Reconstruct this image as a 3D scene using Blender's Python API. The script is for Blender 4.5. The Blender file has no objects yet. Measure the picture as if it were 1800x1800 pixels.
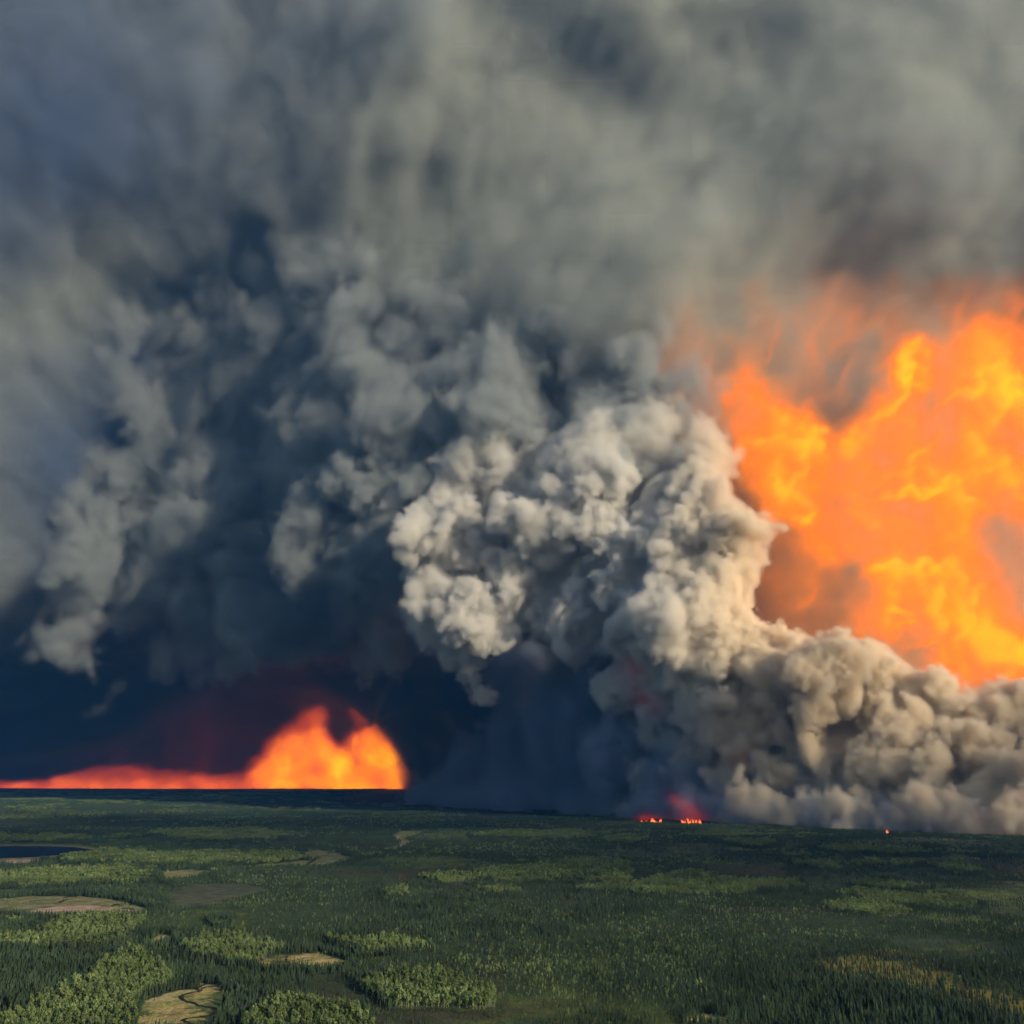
import bpy, math, random, os
import numpy as np
from mathutils import Vector

S = bpy.context.scene
COL = S.collection
# ------------------------------------------------------------------ camera
CAM_H = 250.0
F = 900 / math.tan(math.radians(30))            # focal length in photo pixels
PITCH = math.atan(458 / F)
cam = bpy.data.objects.new('camera', bpy.data.cameras.new('camera'))
COL.objects.link(cam)
S.camera = cam
cam.location = (0, 0, CAM_H)
cam.rotation_euler = (math.pi / 2 + PITCH, 0, 0)
cam.data.angle = math.radians(60)
cam.data.clip_start = 1.0
cam.data.clip_end = 300000
# ------------------------------------------------------------------ sky and sun
EL, AZ = math.radians(18), math.radians(129)
world = bpy.data.worlds.new('World')
S.world = world
world.use_nodes = True
wn = world.node_tree
bg = wn.nodes['Background']
sky = wn.nodes.new('ShaderNodeTexSky')
sky.sky_type = 'NISHITA'
sky.sun_disc = False
sky.sun_elevation = EL
sky.sun_rotation = AZ
wn.links.new(sky.outputs[0], bg.inputs[0])
bg.inputs[1].default_value = 0.075
sd = bpy.data.lights.new('sun', 'SUN')
sd.energy = 4.8
sd.angle = math.radians(0.6)
sd.color = (1.0, 0.85, 0.62)
sun = bpy.data.objects.new('sun', sd)
COL.objects.link(sun)
sdir = Vector((math.sin(AZ) * math.cos(EL), math.cos(AZ) * math.cos(EL), math.sin(EL)))
sun.rotation_euler = sdir.to_track_quat('Z', 'Y').to_euler()
sun.location = (3000, -3000, 4000)
vs = S.view_settings
vs.view_transform = 'Standard'
vs.look = 'None'
vs.exposure = 0.25
vs.gamma = 1.0
vs.use_curve_mapping = False
# ------------------------------------------------------------------ render
S.render.engine = 'CYCLES'
C = S.cycles
C.max_bounces = 10
C.diffuse_bounces = 2
C.transparent_max_bounces = 16
C.volume_bounces = 8
C.volume_step_rate = 1.0
C.volume_max_steps = 512
C.use_adaptive_sampling = True
C.adaptive_threshold = 0.085
C.adaptive_min_samples = 16
C.use_denoising = True
C.denoiser = 'OPENIMAGEDENOISE'

# ------------------------------------------------------------------ helpers
cp, sp = math.cos(PITCH), math.sin(PITCH)


def P(px, py, Y):
    """World point at distance Y in front of the camera seen at a photo pixel."""
    u = (px - 900) / F
    v = (900 - py) / F
    t = Y / (cp - v * sp)
    return np.array([u * t, Y, CAM_H + (sp + v * cp) * t])


def G(px, py):
    """Ground point seen at a photo pixel."""
    u = (px - 900) / F
    v = (900 - py) / F
    t = CAM_H / -(sp + v * cp)
    return np.array([u * t, (cp - v * sp) * t, 0.0])


def tag(o, label=None, cat=None, group=None, kind=None):
    for k, v in (('label', label), ('category', cat), ('group', group), ('kind', kind)):
        if v:
            o[k] = v
    return o


rng = np.random.default_rng(11)

# periodic fractal noise tiles
def noise_tile(n, slope, seed, lowcut=1.0):
    r = np.random.default_rng(seed)
    w = r.standard_normal((n, n, n)).astype(np.float32)
    f = np.fft.rfftn(w)
    k = np.fft.fftfreq(n) * n
    kz = np.fft.rfftfreq(n) * n
    kk = np.sqrt(k[:, None, None] ** 2 + k[None, :, None] ** 2 + kz[None, None, :] ** 2)
    amp = np.where(kk < lowcut, 0, np.maximum(kk, 1e-3) ** (-slope))
    x = np.fft.irfftn(f * amp, s=(n, n, n)).astype(np.float32)
    return x / x.std()


TN = 160
TILE = noise_tile(TN, 2.6, 5, 3.0)       # soft fractal noise, features from TN/3 cells down
TILE2 = noise_tile(TN, 2.2, 6, 3.0)
TILEF = noise_tile(TN, 1.9, 8, 4.0)


def tsample(T, x, y, z, cell):
    n = T.shape[0]
    x, y, z = x / cell, y / cell, z / cell
    xi, yi, zi = np.floor(x), np.floor(y), np.floor(z)
    fx, fy, fz = (x - xi).astype(np.float32), (y - yi).astype(np.float32), (z - zi).astype(np.float32)
    xi = xi.astype(np.int32) % n; yi = yi.astype(np.int32) % n; zi = zi.astype(np.int32) % n
    x1, y1, z1 = (xi + 1) % n, (yi + 1) % n, (zi + 1) % n
    def g(a, b, c): return T[a, b, c]
    return ((g(xi, yi, zi) * (1 - fx) + g(x1, yi, zi) * fx) * (1 - fy) + (g(xi, y1, zi) * (1 - fx) + g(x1, y1, zi) * fx) * fy) * (1 - fz) + \
           ((g(xi, yi, z1) * (1 - fx) + g(x1, yi, z1) * fx) * (1 - fy) + (g(xi, y1, z1) * (1 - fx) + g(x1, y1, z1) * fx) * fy) * fz


def volume_obj(name, D, lo, vox, mat):
    """A body of smoke or flame: the density of every cell is kept on the object and turned into a volume."""
    nx, ny, nz = D.shape
    D = D * np.random.default_rng(1).uniform(.94, 1.0, D.shape).astype(np.float32)     # fine grain, no two cells alike
    me = bpy.data.meshes.new(name)
    me.vertices.add(D.size)
    at = me.attributes.new('dens', 'FLOAT', 'POINT')
    at.data.foreach_set('value', np.ascontiguousarray(D, dtype=np.float32).ravel())
    ob = bpy.data.objects.new(name, me)
    COL.objects.link(ob)
    ng = bpy.data.node_groups.new(name, 'GeometryNodeTree')
    ng.interface.new_socket('Geometry', in_out='INPUT', socket_type='NodeSocketGeometry')
    ng.interface.new_socket('Geometry', in_out='OUTPUT', socket_type='NodeSocketGeometry')
    n = ng.nodes
    L = ng.links.new
    gi = n.new('NodeGroupInput')
    go = n.new('NodeGroupOutput')
    vc = n.new('GeometryNodeVolumeCube')
    lo = tuple(float(a) for a in lo)
    hi = tuple(lo[i] + vox * (D.shape[i] - 1) for i in range(3))
    vc.inputs['Min'].default_value = lo
    vc.inputs['Max'].default_value = hi
    for i, a in enumerate('XYZ'):
        vc.inputs['Resolution ' + a].default_value = D.shape[i]
    pos = n.new('GeometryNodeInputPosition')

    def vm(op, a, b):
        m = n.new('ShaderNodeVectorMath')
        m.operation = op
        L(a, m.inputs[0])
        if op == 'SCALE':
            m.inputs['Scale'].default_value = b
        elif b is not None:
            m.inputs[1].default_value = b
        return m.outputs[0]
    o = vm('SUBTRACT', pos.outputs[0], lo)
    o = vm('SCALE', o, 1 / vox)
    o = vm('ADD', o, (.5, .5, .5))
    o = vm('FLOOR', o, None)
    sx = n.new('ShaderNodeSeparateXYZ')
    L(o, sx.inputs[0])

    def toint(a):
        f = n.new('FunctionNodeFloatToInt')
        L(a, f.inputs[0])
        return f.outputs[0]

    def im(op, a, b):
        m = n.new('FunctionNodeIntegerMath')
        m.operation = op
        for k, v in ((0, a), (1, b)):
            if isinstance(v, int):
                m.inputs[k].default_value = v
            else:
                L(v, m.inputs[k])
        return m.outputs[0]
    ix, iy, iz = [toint(sx.outputs[i]) for i in range(3)]
    idx = im('ADD', im('MULTIPLY', im('ADD', im('MULTIPLY', ix, ny), iy), nz), iz)
    si = n.new('GeometryNodeSampleIndex')
    si.data_type = 'FLOAT'
    si.domain = 'POINT'
    si.clamp = True
    na = n.new('GeometryNodeInputNamedAttribute')
    na.data_type = 'FLOAT'
    na.inputs[0].default_value = 'dens'
    L(gi.outputs[0], si.inputs['Geometry'])
    L(na.outputs[0], si.inputs['Value'])
    L(idx, si.inputs['Index'])
    L(si.outputs[0], vc.inputs['Density'])
    sm = n.new('GeometryNodeSetMaterial')
    L(vc.outputs[0], sm.inputs[0])
    sm.inputs['Material'].default_value = mat
    L(sm.outputs[0], go.inputs[0])
    md = ob.modifiers.new('volume', 'NODES')
    md.node_group = ng
    me.materials.append(mat)
    return ob


def smoke_mat(name, col, dens, aniso=0.15, step=1.5):
    m = bpy.data.materials.new(name)
    m.use_nodes = True
    m.cycles.volume_step_rate = step
    t = m.node_tree
    t.nodes.remove(t.nodes['Principled BSDF'])
    p = t.nodes.new('ShaderNodeVolumePrincipled')
    p.inputs['Color'].default_value = (*col, 1)
    p.inputs['Density'].default_value = dens
    p.inputs['Anisotropy'].default_value = aniso
    t.links.new(p.outputs[0], t.nodes['Material Output'].inputs['Volume'])
    return m


def flame_mat(name, stops, strength, absorb):
    """Flame: emission whose colour and strength follow how hot (dense) the cell is."""
    m = bpy.data.materials.new(name)
    m.use_nodes = True
    t = m.node_tree
    t.nodes.remove(t.nodes['Principled BSDF'])
    L = t.links.new
    at = t.nodes.new('ShaderNodeAttribute')
    at.attribute_name = 'density'
    rp = t.nodes.new('ShaderNodeValToRGB')
    e = rp.color_ramp.elements
    while len(e) < len(stops):
        e.new(0.5)
    for i, (p_, c) in enumerate(stops):
        e[i].position = p_
        e[i].color = (*c, 1)
    L(at.outputs['Fac'], rp.inputs[0])
    em = t.nodes.new('ShaderNodeEmission')
    L(rp.outputs[0], em.inputs[0])
    mu = t.nodes.new('ShaderNodeMath')
    mu.operation = 'MULTIPLY'
    L(at.outputs['Fac'], mu.inputs[0])
    mu.inputs[1].default_value = strength
    L(mu.outputs[0], em.inputs[1])
    ab = t.nodes.new('ShaderNodeVolumeAbsorption')
    ab.inputs[0].default_value = (0, 0, 0, 1)
    mu2 = t.nodes.new('ShaderNodeMath')
    mu2.operation = 'MULTIPLY'
    L(at.outputs['Fac'], mu2.inputs[0])
    mu2.inputs[1].default_value = absorb
    L(mu2.outputs[0], ab.inputs[1])
    ad = t.nodes.new('ShaderNodeAddShader')
    L(em.outputs[0], ad.inputs[0])
    L(ab.outputs[0], ad.inputs[1])
    L(ad.outputs[0], t.nodes['Material Output'].inputs['Volume'])
    return m


def grid(lo, hi, vox):
    return [int(round((hi[i] - lo[i]) / vox)) + 1 for i in range(3)]


def axes(lo, n, vox):
    return np.ogrid[0:n[0], 0:n[1], 0:n[2]]


def puffs(seeds, levels, r):
    """Cauliflower: every billow carries smaller billows on its skin."""
    out = list(seeds)
    cur = list(seeds)
    for f, k in levels:
        nxt = []
        for c, rad in cur:
            for _ in range(k):
                v = r.normal(size=3)
                v /= np.linalg.norm(v)
                if v[1] > 0.55:
                    continue
                nxt.append((c + v * rad * r.uniform(.82, 1.0), rad * f * r.uniform(.6, 1.35)))
        out += nxt
        cur = nxt
    return out


def raster(bl, lo, n, vox, soft, reach=0.0):
    D = np.full(n, -1e3, np.float32)
    for c, r in bl:
        R = r + soft + reach
        a = [max(0, int((c[i] - R - lo[i]) / vox)) for i in range(3)]
        b = [min(n[i], int((c[i] + R - lo[i]) / vox) + 2) for i in range(3)]
        if any(a[i] >= b[i] for i in range(3)):
            continue
        g = np.ogrid[a[0]:b[0], a[1]:b[1], a[2]:b[2]]
        d = (r - np.sqrt(sum((g[i] * vox + lo[i] - c[i]) ** 2 for i in range(3)))).astype(np.float32)
        s = D[a[0]:b[0], a[1]:b[1], a[2]:b[2]]
        np.maximum(s, d, out=s)
    return D


def seeds_px(rows, r, jit=.35, n=3):
    out = []
    for px, py, Y, rp in rows:
        R = rp * Y / F
        c = P(px, py, Y)
        for _ in range(n):
            out.append((c + r.normal(size=3) * R * jit, R * r.uniform(.5, .85)))
    return out

# ------------------------------------------------------------------ the wall and canopy of smoke
def sheet_depth(ctrl, X, Y, Z, sig=115.0):
    """Distance of the smoke's face over the directions it is seen in, smoothed between control points."""
    gpx = np.arange(-1200, 3000, 40.0)
    gpy = np.arange(-1400, 1800, 40.0)
    A, Bm = np.meshgrid(gpx, gpy, indexing='ij')
    num = np.zeros_like(A)
    den = np.zeros_like(A)
    for (a, b, y) in ctrl:
        q = ((A - a) ** 2 + (Bm - b) ** 2) / (2 * sig * sig)
        w = np.exp(-q) + 1e-4 / (1 + q) ** 2
        num += w * math.log(y)
        den += w
    M = np.exp(num / den).astype(np.float32)
    f = Y * cp + (Z - CAM_H) * sp
    px = 900 + F * X / f
    py = 900 - F * (-Y * sp + (Z - CAM_H) * cp) / f
    i = np.clip((px - gpx[0]) / 40, 0, len(gpx) - 1.01)
    j = np.clip((py - gpy[0]) / 40, 0, len(gpy) - 1.01)
    i0 = i.astype(np.int32); j0 = j.astype(np.int32)
    fi = i - i0; fj = j - j0
    return ((M[i0, j0] * (1 - fi) + M[i0 + 1, j0] * fi) * (1 - fj) + (M[i0, j0 + 1] * (1 - fi) + M[i0 + 1, j0 + 1] * fi) * fj).astype(np.float32)


WALL = [
    (-100, -100, 5200), (300, -100, 5600), (700, -100, 5500), (1100, -100, 5500), (1500, -100, 5500), (1850, -100, 5400),
    (0, 100, 5600), (250, 100, 6000), (500, 100, 6050), (700, 80, 5700), (900, 100, 5950), (1200, 100, 5800), (1500, 100, 5900), (1800, 100, 5700),
    (0, 280, 5700), (200, 280, 6100), (420, 280, 6250), (650, 250, 5950), (900, 280, 6500), (1150, 280, 6300), (1350, 250, 6200), (1600, 230, 4950), (1480, 320, 5000), (1500, 430, 6300), (1700, 330, 5900), (1850, 280, 6000),
    (0, 450, 6000), (200, 450, 6600), (400, 480, 7100), (600, 450, 6700), (850, 450, 6700), (1050, 380, 6500), (1000, 490, 5600), (1150, 455, 5250), (1280, 415, 5000), (1400, 370, 5450), (1340, 600, 6700), (1420, 560, 6500), (1470, 520, 6700), (1600, 440, 6500), (1780, 420, 6150),
    (10, 650, 6200), (140, 650, 6900), (290, 650, 8000), (450, 650, 8400), (700, 640, 7200), (700, 560, 5900), (850, 580, 5800), (1000, 580, 5500), (1150, 580, 5350), (1230, 560, 5350), (560, 560, 6500), (1000, 520, 5450), (1150, 510, 5250), (820, 760, 6900), (1000, 760, 6900), (1200, 760, 6900), (1400, 620, 6900), (1600, 560, 6900), (1800, 600, 7000),
    (10, 850, 6100), (120, 850, 7200), (240, 830, 9000), (450, 820, 9000), (700, 800, 7300), (1000, 800, 7000), (1300, 800, 7000), (1600, 850, 7300), (1800, 850, 7300),
    (30, 1050, 6000), (200, 1000, 9800), (450, 1020, 9200), (700, 1050, 8600), (1000, 1100, 7200), (1300, 1050, 7000), (1600, 1100, 7100),
    (-30, 1130, 6300), (50, 1130, 6400), (-40, 1230, 6900), (40, 1220, 7200), (60, 1300, 15000), (-60, 1330, 16000), (140, 1320, 16000), (0, 1370, 16500), (60, 1350, 16500), (-100, 1380, 16500), (30, 1330, 15500), (100, 1380, 16500), (180, 1150, 12500), (400, 1200, 15500), (650, 1180, 14500), (850, 1230, 9500), (1100, 1250, 6700), (1400, 1250, 6400), (1700, 1250, 6200),
    (-100, 1350, 16000), (0, 1350, 16500), (200, 1350, 16500), (500, 1330, 16500), (700, 1330, 16500), (860, 1370, 12000), (1000, 1400, 8000), (1200, 1400, 6400), (1500, 1420, 6000), (1800, 1420, 5600),
]
VX = 54.0
lo = (-9600.0, 4200.0, -54.0)
hi = (5400.0, 17800.0, 7000.0)
n = grid(lo, hi, VX)
gx, gy, gz = axes(lo, n, VX)
X = (gx * VX + lo[0]).astype(np.float32)
Y = (gy * VX + lo[1]).astype(np.float32)
Z = (gz * VX + lo[2]).astype(np.float32)
dep = sheet_depth(WALL, X, Y, Z)
# the smoke streams up and outwards from over the fire: fan-shaped streaks
cx_, cz_ = P(400, 1180, 6800)[[0, 2]]
full = np.broadcast_shapes(X.shape, Y.shape, Z.shape)
rr_ = np.hypot(X - cx_, Z - cz_)
th_ = np.arctan2(X - cx_, Z - cz_)
U = np.broadcast_to(rr_, full).astype(np.float32)
V = np.broadcast_to(th_ * 3300 + rr_ * .06, full).astype(np.float32)
W = np.broadcast_to(Y, full)
nz1 = tsample(TILE, U / 2.2, V / 1.15, W / 1.2, 44.0)
nz2 = tsample(TILE2, U / 2.0 + 900, V, W / 1.2, 17.0)
nz3 = tsample(TILEF, U / 2.6 + 400, V, W / 1.4, 13.0)
D = (Y - dep) + nz1 * 80 + nz2 * 36 + nz3 * 28
soft = 300.0
D = np.clip(D / soft, 0, 1)
D *= np.clip((dep + 1900 - Y) / 400, 0, 1)
D = D ** 1.35
D[:, :, 0] = 0
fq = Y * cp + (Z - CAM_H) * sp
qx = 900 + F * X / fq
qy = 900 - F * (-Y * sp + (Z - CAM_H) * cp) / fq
w_shade = np.exp(-((qx - 400) / 330) ** 2 - ((qy - 860) / 300) ** 2) * 1.15  # shade over the left hollow, put in as darker smoke colour
w_shade = np.maximum(w_shade, np.clip((qy - 1050) / 150, 0, 1) * np.clip((1150 - qx) / 300, 0, 1))
w_shade = np.maximum(w_shade, .5 * np.clip((760 - qx) / 700, 0, 1) * np.clip((620 - qy) / 300, 0, 1))
w_shade = np.clip(w_shade + nz1 * .08, 0, 1).astype(np.float32)
del fq, qx, qy
wall = volume_obj('smoke_canopy', D * (1 - w_shade), lo, VX, smoke_mat('grey_smoke', (.66, .69, .65), .011, .15, 2.2))
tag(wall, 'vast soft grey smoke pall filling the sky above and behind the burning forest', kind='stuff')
dark = volume_obj('shade_smoke', D * w_shade, (lo[0] + 23.7, lo[1] + 17.3, lo[2] + 11.9), VX, smoke_mat('shade_coloured_smoke', (.08, .18, .42), .012, .15, 2.2))  # low albedo stands in for shade
tag(dark, 'smoke hollow behind the hanging billows left of centre, its shade coloured in dark blue', kind='stuff')
del D, nz1, nz2, nz3, U, V, W, w_shade, dep

# ------------------------------------------------------------------ the pale cauliflower plume
r_ = np.random.default_rng(4)
PALE = [
    (1252, 815, 5450, 59), (1242, 870, 5400, 54), (1227, 940, 5400, 70), (1237, 1040, 5250, 66), (1252, 1110, 5150, 61), (1192, 1010, 5350, 79),
    (1217, 1080, 5250, 83), (1242, 1150, 5150, 70), (1180, 900, 5600, 90), (1160, 800, 5800, 80), (1190, 1010, 5450, 80), (1100, 960, 5600, 80),
    (1110, 1030, 5500, 50), (1040, 880, 5800, 90), (1000, 960, 5750, 60), (930, 900, 5900, 80), (870, 830, 6100, 80), (1000, 840, 5900, 80),
    (760, 900, 6500, 80), (1060, 940, 5700, 60), (1330, 1200, 4950, 60), (1212, 1140, 5150, 70), (1180, 1100, 5350, 80), (1220, 1190, 5200, 80),
    (1310, 1250, 5000, 70), (1390, 1190, 4850, 62), (1430, 1200, 4700, 58), (1450, 1240, 4650, 45), (1500, 1200, 5100, 45), (1520, 1250, 4800, 70),
    (1600, 1280, 4650, 75), (1680, 1325, 4550, 68), (1740, 1295, 4500, 59), (1790, 1330, 4400, 70), (1560, 1350, 4700, 80), (1660, 1380, 4500, 80),
    (1760, 1410, 4250, 70), (1450, 1330, 4950, 80), (1380, 1390, 5000, 60), (1480, 1420, 4750, 40), (1580, 1430, 4500, 38), (1680, 1440, 4300, 34),
    (1780, 1455, 4050, 30), (1850, 1400, 4000, 44), (1880, 1335, 4300, 41), (1600, 1240, 4700, 50), (780, 1000, 6200, 80), (820, 1080, 6050, 62),
    (760, 1050, 6150, 60), (880, 1040, 6100, 65), (820, 940, 6200, 90), (920, 1000, 6000, 70), (740, 960, 6400, 70), (850, 1120, 6050, 40),
    (800, 1150, 6150, 24), (822, 1180, 6180, 20), (838, 1210, 6200, 16), (1180, 1280, 5600, 60), (1240, 1330, 5400, 55), (1130, 1200, 5800, 62),
    (1290, 1385, 5150, 42), (1210, 1395, 5350, 32), (1140, 1375, 5550, 28), (1080, 1120, 5800, 62), (960, 1040, 5950, 55), (1020, 1000, 5850, 60),
    (1040, 1070, 5800, 45), (1130, 780, 5850, 70), (1050, 800, 5950, 75), (960, 830, 6050, 75), (1200, 830, 5600, 70), (1180, 1180, 5400, 70),
    (1240, 1240, 5250, 60), (880, 850, 6150, 75), (800, 860, 6250, 70), (740, 870, 6400, 60),
]
SEEDS = seeds_px(PALE, r_)
for k in range(170):                                  # pale smoke boiling along the ground at the right
    t = (k / 169) ** .9
    a = 1290 + 620 * t
    p = G(a, np.interp(a, [1140, 1420, 1560, 1800, 1900], [1442, 1459, 1466, 1474, 1478]))
    R = r_.uniform(16, 52)
    SEEDS.append((p + np.array([r_.uniform(-40, 40), 110 + r_.uniform(-30, 160), R * r_.uniform(.2, 2.6)]), R))
B = puffs(SEEDS, [(.48, 11), (.48, 9), (.5, 5)], r_)
VX = 16.5
lo = (-2700.0, 3500.0, -16.5)
hi = (2900.0, 7100.0, 3150.0)
n = grid(lo, hi, VX)
D = raster(B, lo, n, VX, 30.0, 50.0)
gx, gy, gz = axes(lo, n, VX)
X = np.broadcast_to((gx * VX + lo[0]).astype(np.float32), n)
Y = np.broadcast_to((gy * VX + lo[1]).astype(np.float32), n)
Z = np.broadcast_to((gz * VX + lo[2]).astype(np.float32), n)
near = D > -90
xs, ys, zs = X[near], Y[near], Z[near]
w1 = tsample(TILE, xs, ys, zs, 13.0) * 26
w2_ = tsample(TILE, xs + 1700, ys, zs, 13.0) * 26
w3 = tsample(TILE, xs, ys + 1700, zs, 13.0) * 26
DD = np.pad(D, 1, mode='edge')


def fetch(T, x, y, z):
    x = np.clip((x - lo[0]) / VX, 0, T.shape[0] - 2.01); y = np.clip((y - lo[1]) / VX, 0, T.shape[1] - 2.01); z = np.clip((z - lo[2]) / VX, 0, T.shape[2] - 2.01)
    i, j, k = x.astype(np.int32), y.astype(np.int32), z.astype(np.int32)
    a, b_, c = x - i, y - j, z - k
    return ((T[i, j, k] * (1 - a) + T[i + 1, j, k] * a) * (1 - b_) + (T[i, j + 1, k] * (1 - a) + T[i + 1, j + 1, k] * a) * b_) * (1 - c) + \
        ((T[i, j, k + 1] * (1 - a) + T[i + 1, j, k + 1] * a) * (1 - b_) + (T[i, j + 1, k + 1] * (1 - a) + T[i + 1, j + 1, k + 1] * a) * b_) * c


D[near] = fetch(np.maximum(D, -90), xs + w1, ys + w2_, zs + w3)
del DD, w1, w2_, w3, xs, ys, zs
q = tsample(TILE2, X[near], Y[near], Z[near] / 1.3, 9.0)
q2 = tsample(TILE, X[near], Y[near], Z[near] / 1.5, 30.0)
zz = Z[near]
sf = 14 + 30 * np.clip((-100 - X[near]) / 900, 0, 1) + 26 * np.clip(q2 + .1, 0, 2) + np.clip((zz - 1950) / 800, 0, 1) * 110 + 45 * np.clip((260 - zz) / 260, 0, 1)
bl = np.abs(tsample(TILEF, X[near], Y[near], zz, 5.0)) * 14 + np.abs(tsample(TILE2, X[near] + 50, Y[near], zz, 6.5)) * 15
E_ = (D[near] + q * 7 + bl - 22) / sf * (1 - .55 * np.clip((zz - 1900) / 800, 0, 1))
D[...] = 0
D[near] = np.clip(E_, 0, 1)
del X, Y, Z, near
D[:, :, 0] = 0
gx, gy, gz = axes(lo, n, VX)
Xl = (gx * VX + lo[0]).astype(np.float32); Yl = (gy * VX + lo[1]).astype(np.float32); Zl = (gz * VX + lo[2]).astype(np.float32)
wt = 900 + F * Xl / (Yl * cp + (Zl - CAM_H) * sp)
wt = np.clip((wt - 1090) / 260, 0, 1)  # warm light on the right side, put into the smoke colour
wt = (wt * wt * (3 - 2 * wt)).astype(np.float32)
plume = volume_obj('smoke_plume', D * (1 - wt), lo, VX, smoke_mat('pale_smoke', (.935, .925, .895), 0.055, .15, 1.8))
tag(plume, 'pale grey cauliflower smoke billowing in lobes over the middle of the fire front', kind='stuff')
tan = volume_obj('glow_tinted_smoke', D * wt, (lo[0] + 7.3, lo[1] + 6.1, lo[2] + 4.7), VX, smoke_mat('glow_tinted_smoke', (.99, .915, .785), 0.055, .15, 1.8))
tag(tan, 'cauliflower smoke rising beside the orange flames on the right, warm light put into its colour', kind='stuff')
del D, wt, Xl, Yl, Zl

# ------------------------------------------------------------------ billows left of centre and atop the plume, shade put into their colour
DIM = [
    (310, 890, 8000, 86), (275, 950, 7900, 59), (300, 985, 7850, 40), (345, 850, 8200, 92), (400, 820, 8300, 92), (340, 1040, 8100, 43),
    (360, 1090, 8200, 41), (390, 1130, 8300, 36), (420, 1160, 8300, 27), (380, 1165, 8400, 34), (430, 930, 8300, 103), (480, 1020, 8200, 80),
    (500, 880, 8000, 97), (450, 1090, 8300, 57), (530, 1060, 8000, 46), (520, 960, 8000, 80), (400, 1000, 8400, 69), (560, 820, 7700, 92),
    (470, 760, 7900, 92), (370, 740, 8100, 92), (290, 780, 8100, 69), (250, 860, 8100, 51), (600, 750, 7500, 80), (540, 700, 7600, 80),
    (430, 680, 7800, 80), (330, 670, 7900, 69), (250, 700, 7900, 57), (640, 690, 7300, 80), (700, 660, 7100, 69), (160, 900, 7600, 57),
    (130, 980, 7500, 57), (150, 1060, 7700, 46), (120, 1120, 7600, 46), (160, 1150, 7900, 28), (200, 1240, 8600, 25), (230, 1000, 8500, 46),
    (240, 1060, 8600, 46), (600, 1060, 7900, 40), (660, 1060, 7600, 51), (720, 1090, 7400, 46), (640, 1120, 7900, 34), (590, 630, 7300, 80),
    (480, 600, 7600, 80), (760, 620, 6900, 69), (980, 780, 6100, 99), (1080, 760, 6100, 88), (1180, 720, 6100, 88), (880, 740, 6300, 88),
    (800, 760, 6400, 77), (1225, 770, 5800, 40), (950, 700, 6200, 88), (1080, 690, 6100, 77), (740, 780, 6500, 66), (1160, 700, 6000, 60),
    (1130, 650, 6050, 77), (1010, 660, 6150, 88), (890, 680, 6250, 88), (790, 700, 6450, 88), (700, 740, 6600, 88), (1100, 800, 6000, 50),
    (1150, 840, 6000, 60), (1060, 830, 6050, 70), (940, 820, 6150, 70), (850, 800, 6350, 70), (640, 560, 6900, 80),
    (540, 540, 7200, 80), (420, 520, 7500, 80), (320, 560, 7700, 70), (260, 620, 7800, 60), (380, 620, 7700, 80), (520, 620, 7400, 80),
    (620, 640, 7200, 80), (700, 700, 6900, 80), (760, 560, 6600, 70), (240, 560, 7500, 60), (200, 760, 8100, 50), (190, 840, 8100, 50),
    (640, 740, 7100, 80), (560, 760, 7400, 70), (470, 440, 7300, 80), (340, 450, 7500, 70),
    (250, 1020, 8300, 50), (310, 1060, 8400, 50), (460, 1130, 8300, 45), (520, 1110, 8200, 45), (560, 1010, 7900, 60), (200, 960, 8300, 55), (180, 1010, 8200, 50), (600, 900, 7400, 70), (420, 1070, 8400, 50), (230, 900, 8200, 55), (150, 800, 7900, 60), (130, 880, 7700, 55), (560, 1100, 8100, 40), (350, 1140, 8400, 40),
    (220, 680, 7900, 70), (180, 620, 7700, 60), (280, 500, 7400, 70), (580, 480, 7000, 70), (680, 480, 6700, 70),
    (640, 870, 6700, 89), (600, 960, 6650, 63), (690, 930, 6600, 84), (720, 840, 6600, 78), (560, 985, 6700, 42), (650, 1000, 6600, 47),
    (600, 900, 6700, 73), (660, 800, 6800, 63), (710, 1030, 6400, 42),
]
rd_ = np.random.default_rng(14)
B = puffs(seeds_px(DIM, rd_, .45, 4), [(.48, 10), (.48, 8), (.5, 3)], rd_)
VX = 27.0
lo = (-4700.0, 5300.0, 300.0)
hi = (2000.0, 9300.0, 5000.0)
n = grid(lo, hi, VX)
D = raster(B, lo, n, VX, 60.0, 60.0)
gx, gy, gz = axes(lo, n, VX)
X = np.broadcast_to((gx * VX + lo[0]).astype(np.float32), n)
Y = np.broadcast_to((gy * VX + lo[1]).astype(np.float32), n)
Z = np.broadcast_to((gz * VX + lo[2]).astype(np.float32), n)
near = D > -120
xs, ys, zs = X[near], Y[near], Z[near]
w1 = tsample(TILE, xs, ys, zs / 1.5, 22.0) * 55
w2_ = tsample(TILE, xs + 1700, ys, zs / 1.5, 22.0) * 55
w3 = tsample(TILE, xs, ys + 1700, zs / 1.5, 22.0) * 55
E_ = fetch(np.maximum(D, -120), xs + w1, ys + w2_, zs + w3)
q = tsample(TILE2, xs, ys, zs / 1.6, 14.0)
sf = 40 + np.clip((zs - 2500) / 1300, 0, 1) * 240 + np.clip((-1700 - xs) / 1500, 0, 1) * 130 + 40 * np.clip(tsample(TILE, xs, ys, zs, 40.0), 0, 2)
D[...] = 0
bl = np.abs(tsample(TILEF, xs, ys, zs / 1.2, 9.0))
D[near] = np.clip((E_ + q * 14 + (bl - .8) * 34) / sf, 0, 1)
del X, Y, Z, near, xs, ys, zs, w1, w2_, w3
dim = volume_obj('shade_dimmed_billows', D, lo, VX, smoke_mat('shade_dimmed_smoke', (.60, .64, .645), .018, .15, 2.0))
tag(dim, 'dim grey smoke billows hanging over the left fire, shade put into their colour', kind='stuff')

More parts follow.
